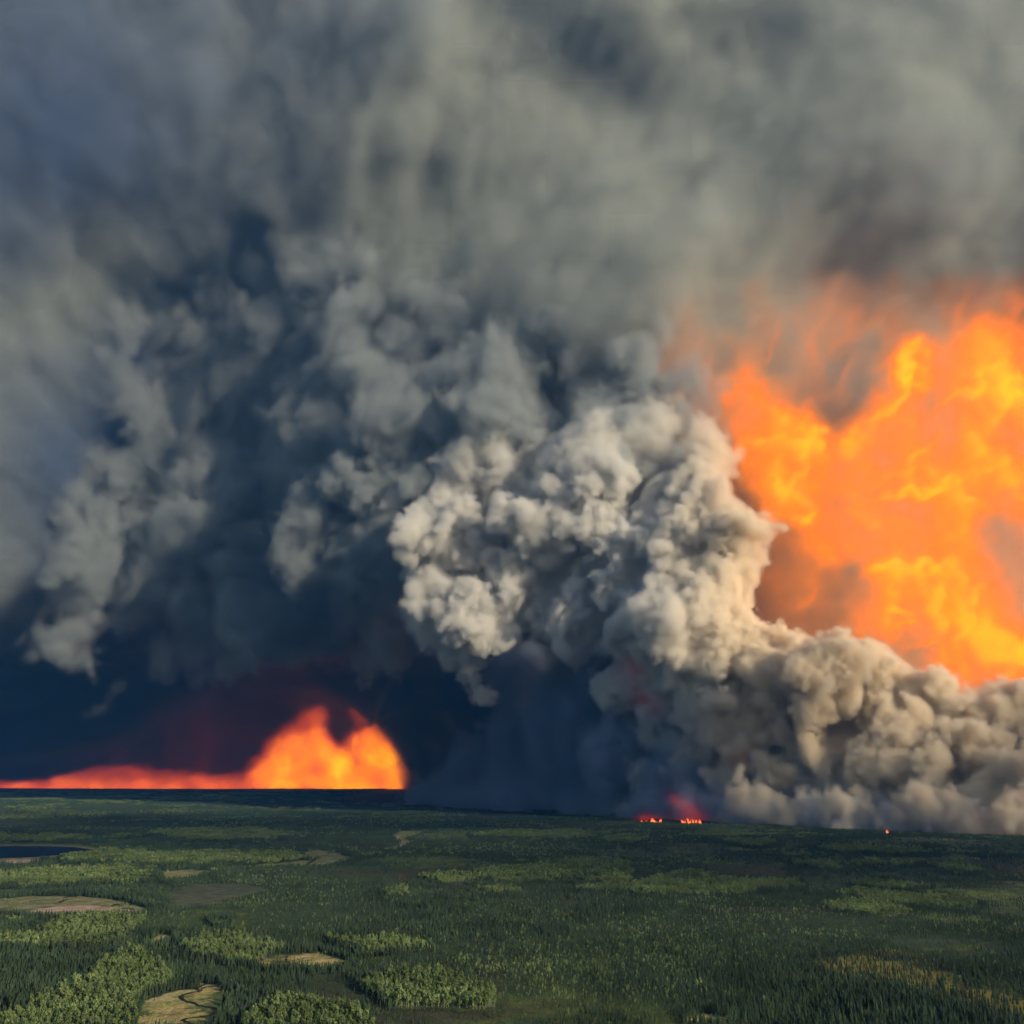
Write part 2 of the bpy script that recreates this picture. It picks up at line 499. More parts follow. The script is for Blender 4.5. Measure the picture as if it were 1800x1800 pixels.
# ------------------------------------------------------------------ thin smoke added out of view on the right to shade middle ground
VX = 70.0
lo = (1900.0, -4400.0, 2250.0)
hi = (10000.0, 2700.0, 2880.0)
n = grid(lo, hi, VX)
gx, gy, gz = axes(lo, n, VX)
X = np.broadcast_to((gx * VX + lo[0]).astype(np.float32), n)
Y = np.broadcast_to((gy * VX + lo[1]).astype(np.float32), n)
Z = np.broadcast_to((gz * VX + lo[2]).astype(np.float32), n)
q = tsample(TILE, X, Y, Z, 34.0) + .5 * tsample(TILE2, X + 300, Y, Z, 22.0)
edge = np.minimum.reduce([(X - 2200) / 500, (9800 - X) / 900, (1100 - Y) / 500, (X - .85 * Y - 700) / 500, (Y + 2250 + np.clip((X - 5400) * .9, 0, 700)) / 500])
D = np.clip(.62 + .55 * q, 0, 1.3) * np.clip(edge, 0, 1) * np.exp(-((Z - 2560) / 190) ** 2)
D = np.where(D < .01, 0, D)
shade_sheet = volume_obj('added_shade_smoke', D, lo, VX, smoke_mat('thin_smoke', (.85, .84, .80), .0023, .3, 1.5))
tag(shade_sheet, 'thin unseen sheet of smoke added beyond the right edge to shade the middle ground', kind='stuff')

# ------------------------------------------------------------------ the darker bank over the fire front
BANK = [
    (1040, 1180, 6300, 110), (1150, 1220, 6000, 100), (1240, 1290, 5600, 90), (1330, 1340, 5300, 80), (1120, 1320, 5900, 100), (1010, 1300, 6400, 100), (1200, 1380, 5400, 60),
    (960, 1400, 6600, 50), (1060, 1400, 6000, 50), (880, 1400, 7200, 45), (800, 1400, 7600, 40), (740, 1395, 7900, 30), (860, 1330, 7600, 50), (920, 1260, 7000, 70), (1290, 1410, 5100, 45),
    (1400, 1400, 5000, 60), (1500, 1400, 4800, 60), (1150, 1130, 6200, 80), (900, 1200, 7000, 50), (1390, 1300, 5200, 70),
    (380, 1170, 9300, 30), (190, 1230, 9600, 25), (130, 1110, 9000, 40),
    (640, 1080, 8200, 40), (720, 1110, 8000, 30),
]
rb = np.random.default_rng(9)
B = puffs(seeds_px(BANK, rb, .4, 3), [(.45, 9), (.45, 6)], rb)
for k in range(60):                                   # low smoke creeping along the front
    t = k / 59
    p = G(720 + 1130 * t, np.interp(720 + 1130 * t, [700, 1140, 1420, 1560, 1800, 1900], [1414, 1442, 1459, 1466, 1474, 1478]))
    B.append((p + np.array([rb.uniform(-60, 60), 250 + rb.uniform(-40, 80), rb.uniform(0, 60)]), rb.uniform(60, 130)))
VX = 30.0
lo = (-3600.0, 4000.0, -30.0)
hi = (2400.0, 9900.0, 2200.0)
n = grid(lo, hi, VX)
D = raster(B, lo, n, VX, 120.0)
gx, gy, gz = axes(lo, n, VX)
X = np.broadcast_to((gx * VX + lo[0]).astype(np.float32), n)
Y = np.broadcast_to((gy * VX + lo[1]).astype(np.float32), n)
Z = np.broadcast_to((gz * VX + lo[2]).astype(np.float32), n)
near = D > -140
q = tsample(TILE2, X[near] + .4 * Z[near], Y[near], Z[near] / 1.9, 14.0)
bl = np.abs(tsample(TILEF, X[near], Y[near], Z[near] / 1.3, 9.0))
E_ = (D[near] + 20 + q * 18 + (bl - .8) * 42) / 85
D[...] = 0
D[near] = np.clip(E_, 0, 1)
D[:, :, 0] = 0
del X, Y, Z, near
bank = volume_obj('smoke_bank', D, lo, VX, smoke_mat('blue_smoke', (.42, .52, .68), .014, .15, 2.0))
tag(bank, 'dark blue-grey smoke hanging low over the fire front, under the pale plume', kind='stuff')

# ------------------------------------------------------------------ flames
def poly_sd(poly, A, Bm):
    """Signed distance (inside positive) from points to a closed outline."""
    pts = np.array(poly, float)
    d2 = np.full(A.shape, 1e12)
    ins = np.zeros(A.shape, bool)
    for k in range(len(pts)):
        x0, y0 = pts[k]
        x1, y1 = pts[(k + 1) % len(pts)]
        ex, ey = x1 - x0, y1 - y0
        t = np.clip(((A - x0) * ex + (Bm - y0) * ey) / (ex * ex + ey * ey + 1e-9), 0, 1)
        d2 = np.minimum(d2, (A - x0 - t * ex) ** 2 + (Bm - y0 - t * ey) ** 2)
        c = ((y0 > Bm) != (y1 > Bm)) & (A < (x1 - x0) * (Bm - y0) / (y1 - y0 + 1e-12) + x0)
        ins ^= c
    d = np.sqrt(d2)
    return np.where(ins, d, -d)


def line_d(line, A, Bm):
    pts = np.array(line, float)
    d2 = np.full(A.shape, 1e12)
    for k in range(len(pts) - 1):
        x0, y0 = pts[k]
        x1, y1 = pts[k + 1]
        ex, ey = x1 - x0, y1 - y0
        t = np.clip(((A - x0) * ex + (Bm - y0) * ey) / (ex * ex + ey * ey + 1e-9), 0, 1)
        d2 = np.minimum(d2, (A - x0 - t * ex) ** 2 + (Bm - y0 - t * ey) ** 2)
    return np.sqrt(d2)


def w2(px, py, Yr):
    p = P(px, py, Yr)
    return (p[0], p[2])


def flame_body(name, Yr, thick, vox, box, outline, hot, mat, edge, nscale, namp, halo, hotw, hotamp):
    x0, z0 = w2(box[0], box[3], Yr)
    x1, z1 = w2(box[2], box[1], Yr)
    lo = (x0, Yr - thick * 1.5, max(z0, 2.0))
    hi = (x1, Yr + thick * 1.5, z1)
    n = grid(lo, hi, vox)
    gx, gy, gz = axes(lo, n, vox)
    X = np.broadcast_to((gx * vox + lo[0]).astype(np.float32), n)
    Y = np.broadcast_to((gy * vox + lo[1]).astype(np.float32), n)
    Z = np.broadcast_to((gz * vox + lo[2]).astype(np.float32), n)
    dx = tsample(TILEF, X, Y, Z, nscale) * namp
    dz = tsample(TILEF, X + 777, Y + 300, Z, nscale) * namp
    ppm = Yr / F                                    # metres to one photo pixel at this distance
    gxx = np.arange(lo[0] - 500, hi[0] + 501, vox)
    gzz = np.arange(lo[2] - 500, hi[2] + 501, vox)
    A, Bm = np.meshgrid(gxx, gzz, indexing='ij')
    sd_ = poly_sd([w2(a, b, Yr) for a, b in outline], A, Bm) / ppm
    base = np.clip(sd_ / edge * .5 + .5, 0, 1)
    base = base * base * (3 - 2 * base) * .50 + halo[1] * np.exp(-np.maximum(-sd_, 0) / halo[0])
    for w_, amp, ln in hot:
        d = line_d([w2(a, b, Yr) for a, b in ln], A, Bm) / ppm
        base = base + amp * np.exp(-(d / w_) ** 2)
    i = np.clip((X + dx - gxx[0]) / vox, 0, len(gxx) - 1.01)
    j = np.clip((Z + dz - gzz[0]) / vox, 0, len(gzz) - 1.01)
    i0 = i.astype(np.int32); j0 = j.astype(np.int32); fi = i - i0; fj = j - j0
    b_ = base.astype(np.float32)
    D = (b_[i0, j0] * (1 - fi) + b_[i0 + 1, j0] * fi) * (1 - fj) + (b_[i0, j0 + 1] * (1 - fi) + b_[i0 + 1, j0 + 1] * fi) * fj
    fil = np.exp(-np.abs(tsample(TILE, X * 1.0, Y * .15, Z * .8, nscale * .9)) * hotw) * hotamp + np.exp(-np.abs(tsample(TILE2, X, Y * .15 + 999, Z * .8, nscale * .5)) * hotw) * hotamp * .4 - .25
    D = D * np.maximum(1 + fil + .24 * tsample(TILE2, X, Y * .3, Z * .7, nscale * .8), .2)
    ctr = Yr + tsample(TILE, X, Y * 0, Z, nscale * 1.6) * thick * .4
    D = D * np.exp(-((Y - ctr) / thick) ** 2)
    D = np.clip(D, 0, 1.3)
    # fade at the sides of the box so that no face shows
    for ax in range(3):
        q = np.arange(n[ax], dtype=np.float32)
        e = np.clip(np.minimum(q, n[ax] - 1 - q) / 3.0, 0, 1)
        if ax == 2:
            e = np.clip((n[ax] - 1 - q) / 3.0, 0, 1)
        sh = [1, 1, 1]; sh[ax] = n[ax]
        D = D * e.reshape(sh)
    D = np.maximum(D - .004, 0)
    return volume_obj(name, D, lo, vox, mat)


ORANGE = [(0.0, (.72, .22, .04)), (.14, (.86, .19, .01)), (.34, (1, .165, .0)), (.58, (1, .215, .0)), (.95, (1, .50, .002))]
EMBER = [(0.0, (.9, .06, .02)), (.14, (1, .13, .02)), (.36, (1, .21, .004)), (.62, (1, .27, .0005)), (1.0, (1, .52, .003))]
FIRE = [(1262, 700), (1300, 660), (1345, 668), (1400, 715), (1440, 740), (1475, 758), (1520, 735), (1560, 690), (1590, 640), (1612, 600),
        (1650, 615), (1700, 590), (1750, 555), (1860, 530), (1900, 700), (1900, 900), (1860, 930), (1800, 900), (1760, 880), (1720, 920), (1725, 980), (1755, 1040), (1790, 1090), (1860, 1150),
        (1860, 1230), (1780, 1200), (1720, 1200), (1690, 1230), (1650, 1195), (1655, 1130), (1600, 1110), (1530, 1110), (1520, 1080), (1540, 1040), (1530, 1010), (1470, 990), (1440, 960), (1400, 930), (1360, 890), (1330, 860), (1300, 770)]
HOT = [(9, 0.56, [(1380, 745), (1420, 765), (1450, 780)]), (8, 0.56, [(1350, 700), (1400, 740), (1440, 770), (1500, 775)]), (7, 0.64, [(1500, 765), (1545, 735), (1565, 705), (1600, 640), (1615, 605)]),
       (22, 0.40, [(1400, 780), (1450, 790), (1520, 770)]), (6, 0.40, [(1430, 920), (1470, 905), (1510, 900), (1535, 935)]), (6, 0.48, [(1620, 1020), (1660, 1000), (1690, 1040), (1730, 1045)]),
       (14, 0.56, [(1660, 1000), (1670, 1060), (1720, 1110), (1790, 1140)]), (8, 0.56, [(1650, 1140), (1665, 1180), (1660, 1215)]), (25, 0.29, [(1640, 850), (1690, 900), (1680, 1000)]),
       (20, 0.29, [(1690, 740), (1740, 800), (1800, 820)]), (30, 0.15, [(1560, 1040), (1640, 1060), (1750, 1120)]), (70, 0.13, [(1790, 850), (1800, 1060)]), (60, 0.13, [(1370, 900), (1420, 1030), (1480, 1130)]), (50, 0.12, [(1560, 1150), (1640, 1180)]), (80, 0.07, [(1400, 640), (1480, 600)])]
fr = flame_body('flame_wall', 5900.0, 150.0, 15.0, (1180, 480, 1960, 1300), FIRE, HOT, flame_mat('right_flames', ORANGE, .0215, .0155), 26, 17.0, 38.0, (105, .13), 9.0, 1.3)
tag(fr, 'towering wall of orange and yellow flame glowing through the smoke on the right', kind='stuff')
LF = [(-80, 1370), (60, 1366), (140, 1352), (230, 1346), (300, 1350), (400, 1354), (455, 1346), (484, 1324), (500, 1298), (530, 1290), (556, 1280), (574, 1300), (590, 1316), (612, 1314), (634, 1290),
      (655, 1282), (690, 1310), (718, 1335), (716, 1370), (700, 1394), (480, 1392), (-80, 1392)]
LH = [(16, .35, [(500, 1350), (560, 1320), (600, 1350), (660, 1330)]), (12, .4, [(640, 1300), (680, 1320), (705, 1350), (690, 1380)]), (9, .3, [(470, 1378), (600, 1382), (700, 1386)]),
      (20, -.42, [(-80, 1368), (330, 1362), (430, 1362)]), (9, .14, [(556, 1285), (562, 1262)]), (8, .12, [(640, 1282), (634, 1262), (626, 1250)]), (12, .10, [(480, 1315), (510, 1285), (545, 1262)]), (15, .22, [(715, 1345), (770, 1352), (815, 1370)])]
fl = flame_body('flame_front', 14500.0, 300.0, 26.0, (-140, 1130, 900, 1392), LF, LH, flame_mat('left_flames', EMBER, .0120, .0080), 14, 24.0, 30.0, (14, .02), 6.0, .5)
tag(fl, 'distant band of orange flame along the horizon rising to a bright twin peak', kind='stuff')
RED = [(0.0, (.9, .03, .02)), (.4, (1, .06, .02)), (.8, (1, .12, .02))]
M_RED = flame_mat('red_glow', RED, .009, .004)
M_DULL = flame_mat('dull_glow', RED, .0012, .002)
M_FAINT = flame_mat('faint_glow', [(0.0, (.5, .05, .05)), (.5, (.9, .11, .03)), (1.0, (1, .13, .02))], .00028, .0006)
for nm, lb, Yq, th, box, ol, ed, ha in (  # firelight in the smoke, put in as self-glowing bodies
        ('fire_glow', 'dim wine-red glow in the dark smoke over the left fire', 14200.0, 260.0, (60, 1080, 960, 1392), [(200, 1370), (330, 1320), (450, 1280), (560, 1235), (640, 1235), (710, 1300), (790, 1378), (500, 1385)], 150, (60, .10)),
        ('fire_glow', 'red glow in the smoke over the larger ground fire at the front', 4960.0, 40.0, (1150, 1370, 1290, 1450), [(1188, 1450), (1200, 1425), (1188, 1405), (1215, 1420), (1240, 1438), (1246, 1450)], 12, (10, .12)),
        ('fire_glow', 'faint red glow over the left ground fire at the front', 5010.0, 40.0, (1080, 1400, 1190, 1446), [(1116, 1446), (1126, 1434), (1160, 1438), (1168, 1446)], 9, (7, .10)),
        ('fire_glow', 'dull red glow deep in the dark smoke left of the pale plume', 5500.0, 130.0, (1000, 1090, 1290, 1290), [(1130, 1170), (1165, 1160), (1190, 1190), (1180, 1225), (1140, 1215)], 50, (30, .03))):
    o = flame_body(nm, Yq, th, 14.0 if th < 100 else 26.0, box, ol, [], M_RED if th < 100 else M_DULL if th < 200 else M_FAINT, ed, 9.0 if th < 100 else 30.0, 8.0 if th < 100 else 40.0, ha, 5.0, .2)
    tag(o, lb, kind='stuff')
# ------------------------------------------------------------------ ground cover
ASPEN = [
    [(5, 1800), (30, 1786), (90, 1752), (150, 1722), (192, 1698), (208, 1680), (240, 1680), (278, 1712), (290, 1728), (262, 1750), (246, 1775), (242, 1815), (0, 1815)],
    [(-20, 1650), (62, 1648), (100, 1615), (180, 1612), (252, 1615), (246, 1636), (205, 1655), (130, 1668), (40, 1668), (-20, 1668)],
    [(318, 1662), (345, 1642), (430, 1644), (446, 1660), (486, 1670), (440, 1702), (395, 1694), (330, 1680)],
    [(436, 1800), (455, 1772), (490, 1758), (560, 1760), (640, 1772), (650, 1815), (440, 1815)],
    [(-20, 1466), (90, 1467), (170, 1474), (150, 1479), (-20, 1478)],
    [(270, 1462), (340, 1455), (470, 1458), (520, 1466), (470, 1476), (330, 1474)],
    [(110, 1506), (200, 1498), (330, 1504), (520, 1506), (532, 1514), (420, 1524), (250, 1522), (120, 1514)],
    [(-20, 1546), (60, 1534), (200, 1530), (260, 1536), (250, 1550), (100, 1556), (-20, 1560)],
    [(800, 1548), (910, 1524), (1000, 1518), (1090, 1521), (1124, 1542), (1100, 1554), (1000, 1550), (900, 1554), (840, 1556)],
    [(1010, 1566), (1100, 1562), (1190, 1545), (1300, 1550), (1400, 1552), (1414, 1564), (1340, 1568), (1330, 1576), (1240, 1578), (1120, 1574)],
    [(1465, 1578), (1500, 1568), (1600, 1578), (1690, 1582), (1728, 1596), (1690, 1606), (1600, 1598), (1530, 1590)],
    [(1452, 1598), (1500, 1590), (1550, 1592), (1605, 1606), (1560, 1612), (1490, 1608)],
    [(1278, 1486), (1310, 1479), (1350, 1480), (1374, 1487), (1330, 1492)],
    [(1432, 1496), (1490, 1487), (1560, 1493), (1656, 1505), (1580, 1505), (1500, 1503)],
    [(1404, 1524), (1450, 1522), (1508, 1528), (1450, 1530)], [(1512, 1524), (1560, 1521), (1604, 1525), (1560, 1530)],
    [(1636, 1524), (1680, 1526), (1726, 1537), (1690, 1539)],
    [(1500, 1558), (1560, 1549), (1640, 1562), (1590, 1568)],
    [(830, 1470), (930, 1464), (1070, 1470), (1000, 1478), (880, 1478)], [(1070, 1480), (1110, 1475), (1135, 1480), (1100, 1484)],
    [(830, 1566), (880, 1562), (915, 1568), (870, 1574)], [(680, 1570), (710, 1565), (715, 1575), (690, 1578)],
    [(750, 1545), (800, 1540), (850, 1550), (790, 1556)],
    [(580, 1655), (700, 1650), (760, 1670), (640, 1680)], [(620, 1720), (760, 1712), (880, 1740), (860, 1775), (700, 1770)],
]
MEADOW = [
    [(246, 1776), (256, 1756), (300, 1742), (350, 1738), (402, 1748), (396, 1778), (372, 1815), (240, 1815)],
    [(336, 1742), (340, 1728), (380, 1730), (384, 1744)],
    [(440, 1694), (480, 1680), (560, 1677), (614, 1690), (596, 1702), (500, 1706), (452, 1704)],
    [(-20, 1582), (60, 1576), (150, 1577), (210, 1583), (262, 1598), (240, 1608), (100, 1610), (-20, 1606)],
    [(256, 1656), (280, 1642), (304, 1644), (296, 1656), (266, 1664)], [(376, 1622), (396, 1618), (414, 1620), (404, 1627), (386, 1627)],
    [(528, 1500), (556, 1494), (604, 1502), (622, 1512), (570, 1524), (510, 1528), (548, 1512)],
    [(640, 1494), (690, 1490), (702, 1480), (690, 1468), (704, 1459), (748, 1459), (712, 1474), (722, 1484), (700, 1496)],
    [(286, 1552), (330, 1548), (390, 1534), (340, 1531), (284, 1534)],
    [(380, 1530), (520, 1524), (560, 1520), (540, 1514), (400, 1526)],
    [(1200, 1790), (1240, 1780), (1290, 1786), (1270, 1797)], [(1480, 1776), (1520, 1770), (1530, 1780), (1490, 1786)],
    [(1020, 1606), (1060, 1604), (1060, 1608), (1030, 1610)], [(960, 1640), (1000, 1638), (1000, 1643), (965, 1645)],
]
BARE = [[(50, 1604), (110, 1594), (170, 1592), (236, 1600), (236, 1607), (120, 1609)], [(-20, 1511), (40, 1509), (76, 1512), (40, 1517), (-20, 1517)],
        [(650, 1492), (690, 1491), (706, 1484), (694, 1470), (708, 1464), (700, 1474), (708, 1486), (700, 1494)],
        [(376, 1624), (396, 1620), (410, 1621), (396, 1624)], [(268, 1650), (290, 1644), (300, 1646), (280, 1654)]]
LAKE = [(-200, 1493), (-60, 1488), (60, 1487), (130, 1489), (164, 1494), (120, 1502), (60, 1507), (-40, 1510), (-200, 1512)]
DEAD = [(296, 1572), (340, 1556), (430, 1556), (486, 1566), (430, 1578), (360, 1592), (310, 1596)]
SUN_PATCH = [(1430, 1690), (1520, 1684), (1600, 1698), (1700, 1735), (1800, 1758), (1830, 1790), (1740, 1780), (1640, 1750), (1560, 1722), (1480, 1712)]  # outline of a sunlit patch, coloured into the ground
DENSE = [(-20, 1668), (120, 1672), (220, 1672), (205, 1690), (140, 1722), (60, 1762), (-20, 1800)]


def px_of(x, y, z=0.0):
    f = y * cp + (z - CAM_H) * sp
    return 900 + F * x / f, 900 - F * (-y * sp + (z - CAM_H) * cp) / f


def inside(poly, A, Bm, dil=0.0):
    pts = np.array(poly, float)
    x0, y0 = pts.min(0) - 8 - dil
    x1, y1 = pts.max(0) + 8 + dil
    out = np.full(A.shape, -1e3)
    m = (A > x0) & (A < x1) & (Bm > y0) & (Bm < y1)
    if m.any():
        out[m] = poly_sd([(a, b * 2.5) for a, b in poly], A[m], Bm[m] * 2.5)
    return out


def cover_fields(x, y):
    """Which plants stand where: signed distances of the ground areas (in the trace's units), broken up by noise."""
    A, Bm = px_of(x, y)
    k = 900.0 / np.maximum(y, 400)
    wob = tsample(TILE2, x, y, x * 0, 14.0)
    A = A + wob * 7 * k + tsample(TILEF, x, y, x * 0, 4.0) * 5 * k
    Bm = Bm + tsample(TILE2, x + 500, y, x * 0 + 70, 14.0) * 3.0 * k * k + tsample(TILEF, x + 200, y, x * 0, 4.0) * 1.8 * k * k
    f = {}
    f['aspen'] = np.max([inside(p, A, Bm) for p in ASPEN], 0)
    f['meadow'] = np.max([inside(p, A, Bm) for p in MEADOW], 0)
    f['bare'] = np.max([inside(p, A, Bm) for p in BARE], 0)
    f['lake'] = inside(LAKE, A, Bm)
    f['dead'] = inside(DEAD, A, Bm)
    f['sun_patch'] = inside(SUN_PATCH, A, Bm)
    f['dense'] = inside(DENSE, A, Bm)
    return f


def height(x, y):
    h = tsample(TILE, x, y, x * 0 + 40, 130.0) * 5.0
    h = h * np.clip((y - 1500) / 3000, 0, 1)
    A, Bm = px_of(x, y)
    d = np.maximum(inside(LAKE, A, Bm, 40), -60)
    return h * np.clip(-d / 50 - .2, 0, 1)


def front_y(x):
    """Distance of the fire front at x."""
    fx = [G(a, b) for a, b in ((560, 1404), (700, 1419), (850, 1434), (1000, 1440), (1140, 1446), (1280, 1456), (1420, 1462), (1560, 1469), (1700, 1476), (1800, 1479), (1950, 1484))]
    xs = np.array([p[0] for p in fx]); ys = np.array([p[1] for p in fx])
    o = np.argsort(xs)
    r = np.interp(x, xs[o], ys[o])
    return np.where(x < xs.min(), 14300.0, r)


# the ground sheet, finer near the camera
pys = np.concatenate([np.arange(2250, 1830, -14.0), np.arange(1830, 1400, -1.3), np.arange(1400, 1366, -1.0)])
Yr = np.array([G(900, q)[1] for q in pys])
Yr = np.concatenate([[60.0, 180.0], Yr, [60000.0, 140000.0]])
ua = np.concatenate([np.linspace(-1.6, -.72, 40)[:-1], np.linspace(-.72, .72, 700), np.linspace(.72, 1.6, 40)[1:]])
gy2, gx2 = np.meshgrid(Yr, ua, indexing='ij')
gx2 = gx2 * gy2
gz2 = height(gx2, gy2)
fld = cover_fields(gx2, gy2)
nr, nc = gx2.shape


def lin(a, b, t):
    return a + (b - a) * t[..., None]


def st(v, a, b):
    t = np.clip((v - a) / (b - a), 0, 1)
    return t * t * (3 - 2 * t)


nA = tsample(TILE, gx2, gy2, gx2 * 0, 26.0)
nB = tsample(TILE2, gx2 + 3000, gy2, gx2 * 0 + 200, 9.0)
colr = np.zeros((nr, nc, 3)) + np.array([.042, .068, .030])
nC = tsample(TILEF, gx2, gy2, gx2 * 0 + 60, 7.0)
colr = lin(colr, np.array([.100, .135, .034]), st(nA + .6 * nB + .5 * nC, .1, 1.6))
colr = lin(colr, np.array([.17, .16, .05]), st(nB + .6 * nC - .3 * nA, 1.5, 2.6) * st(gx2 / gy2, -.1, .3))
colr = lin(colr, np.array([.050, .046, .026]), st(-nA + .5 * nB, .6, 1.8))
colr = lin(colr, np.array([.075, .105, .03]), st(fld['aspen'], -2, 4))
colr = lin(colr, np.array([.24, .20, .045]), st(fld['sun_patch'] + 8 * nB, -18, 14) * .85)  # warm sunlight painted into the ground colour
colr = lin(colr, np.array([.022, .032, .016]), st(fld['dense'], -2, 4))
colr = lin(colr, np.array([.085, .085, .065]), st(fld['dead'], -12, 8) * .6)
mead = lin(np.zeros_like(colr) + np.array([.27, .27, .09]), np.array([.40, .31, .12]), st(nB, -.8, 1.2))
far = st(gy2, 1300, 1900)
nD = tsample(TILEF, gx2, gy2, gx2 * 0 + 10, 3.0)
mead = lin(mead, np.array([.10, .13, .045]), st(nD + .5 * nB, .2, 1.5))
mead = lin(mead, np.array([.42, .36, .17]), st(-nD + .3 * nC, .7, 1.8))
mead = lin(mead, np.array([.17, .18, .085]), far * .75)
ms = st(fld['meadow'], -1.5, 2.5)
colr = colr * (1 - ms[..., None]) + mead * ms[..., None]
colr = lin(colr, np.array([.42, .30, .22]), st(fld['bare'], -1, 2.5) * st(nB, -1.2, .4))
colr = lin(colr, np.array([.20, .17, .10]), st(fld['lake'], -9, -4))
brn = st(gy2 - front_y(gx2), -30, 60)
colr = lin(colr, np.array([.02, .018, .016]), brn)
me = bpy.data.meshes.new('ground')
me.vertices.add(nr * nc)
me.vertices.foreach_set('co', np.stack([gx2, gy2, gz2], -1).astype(np.float32).ravel())
ii = np.arange(nr * nc).reshape(nr, nc)
q = np.stack([ii[:-1, :-1], ii[:-1, 1:], ii[1:, 1:], ii[1:, :-1]], -1).reshape(-1, 4)
me.loops.add(q.size)
me.loops.foreach_set('vertex_index', q.ravel().astype(np.int32))
me.polygons.add(len(q))
me.polygons.foreach_set('loop_start', np.arange(len(q), dtype=np.int32) * 4)
me.update(calc_edges=True)
me.polygons.foreach_set('use_smooth', np.ones(len(q), bool))
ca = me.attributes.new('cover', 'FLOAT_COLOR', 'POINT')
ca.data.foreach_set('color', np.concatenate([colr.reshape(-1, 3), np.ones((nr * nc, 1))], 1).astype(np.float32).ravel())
ground = bpy.data.objects.new('ground', me)
COL.objects.link(ground)
ground['kind'] = 'structure'


def mat_base(name, rough=.9):
    m = bpy.data.materials.new(name)
    m.use_nodes = True
    b = m.node_tree.nodes['Principled BSDF']
    b.inputs['Roughness'].default_value = rough
    b.inputs['Specular IOR Level'].default_value = .15
    return m, m.node_tree.nodes, m.node_tree.links.new, b


def noise_var(N, L, colsock, scale, amt, coord=None, detail=4):
    """Multiply a colour by fractal noise between 1-amt and 1+amt."""
    tc = N.new('ShaderNodeTexCoord')
    no = N.new('ShaderNodeTexNoise')
    no.inputs['Scale'].default_value = scale
    no.inputs['Detail'].default_value = detail
    L(tc.outputs[coord or 'Object'], no.inputs['Vector'])
    mr = N.new('ShaderNodeMapRange')
    mr.inputs['From Min'].default_value = .3
    mr.inputs['From Max'].default_value = .7
    mr.inputs['To Min'].default_value = 1 - amt
    mr.inputs['To Max'].default_value = 1 + amt
    L(no.outputs[0], mr.inputs[0])
    vm = N.new('ShaderNodeVectorMath')
    vm.operation = 'SCALE'
    L(colsock, vm.inputs[0])
    L(mr.outputs[0], vm.inputs['Scale'])
    return vm.outputs[0]


m, N, L, b = mat_base('moss_and_scrub', 1.0)
at = N.new('ShaderNodeAttribute')
at.attribute_name = 'cover'
c_ = noise_var(N, L, at.outputs['Color'], .035, .35)
c_ = noise_var(N, L, c_, .25, .35)
L(c_, b.inputs['Base Color'])
bm_ = N.new('ShaderNodeBump')
bm_.inputs['Distance'].default_value = 2.0
bm_.inputs['Strength'].default_value = .8
tc = N.new('ShaderNodeTexCoord')
no = N.new('ShaderNodeTexNoise')
no.inputs['Scale'].default_value = .2
no.inputs['Detail'].default_value = 5
L(tc.outputs['Object'], no.inputs['Vector'])
L(no.outputs[0], bm_.inputs['Height'])
L(bm_.outputs[0], b.inputs['Normal'])
me.materials.append(m)

# land behind and beside the camera, out to the horizon
me = bpy.data.meshes.new('land')
R_ = 150000
me.from_pydata([(-R_, -R_, -12), (R_, -R_, -12), (R_, R_, -12), (-R_, R_, -12)], [], [(0, 1, 2, 3)])
land = bpy.data.objects.new('land', me)
COL.objects.link(land)
land['kind'] = 'structure'
m, N, L, b = mat_base('far_forest_floor', 1.0)
rgb = N.new('ShaderNodeRGB')
rgb.outputs[0].default_value = (.035, .055, .025, 1)
L(noise_var(N, L, rgb.outputs[0], .004, .4), b.inputs['Base Color'])
me.materials.append(m)

# water
def water_mat(name):
    m, N, L, b = mat_base(name, .12)
    b.inputs['Base Color'].default_value = (.006, .010, .016, 1)
    b.inputs['Specular IOR Level'].default_value = .4
    bm_ = N.new('ShaderNodeBump')
    bm_.inputs['Distance'].default_value = .3
    bm_.inputs['Strength'].default_value = .3
    no = N.new('ShaderNodeTexNoise')
    no.inputs['Scale'].default_value = .15
    tc = N.new('ShaderNodeTexCoord')
    L(tc.outputs['Object'], no.inputs['Vector'])
    L(no.outputs[0], bm_.inputs['Height'])
    L(bm_.outputs[0], b.inputs['Normal'])
    return m


WATER = water_mat('dark_water')
pts = np.array(LAKE, float)
fine = []
for k in range(len(pts)):
    for t in np.linspace(0, 1, 12, endpoint=False):
        fine.append(pts[k] * (1 - t) + pts[(k + 1) % len(pts)] * t)
lv = []
for k, (a, b) in enumerate(fine):
    p = G(a, b + math.sin(k * 1.7) * .25)
    lv.append((p[0], p[1], .4))
me = bpy.data.meshes.new('lake')
me.from_pydata(lv, [], [tuple(range(len(lv)))])
lake = bpy.data.objects.new('lake', me)
COL.objects.link(lake)
me.materials.append(WATER)
lake['kind'] = 'structure'


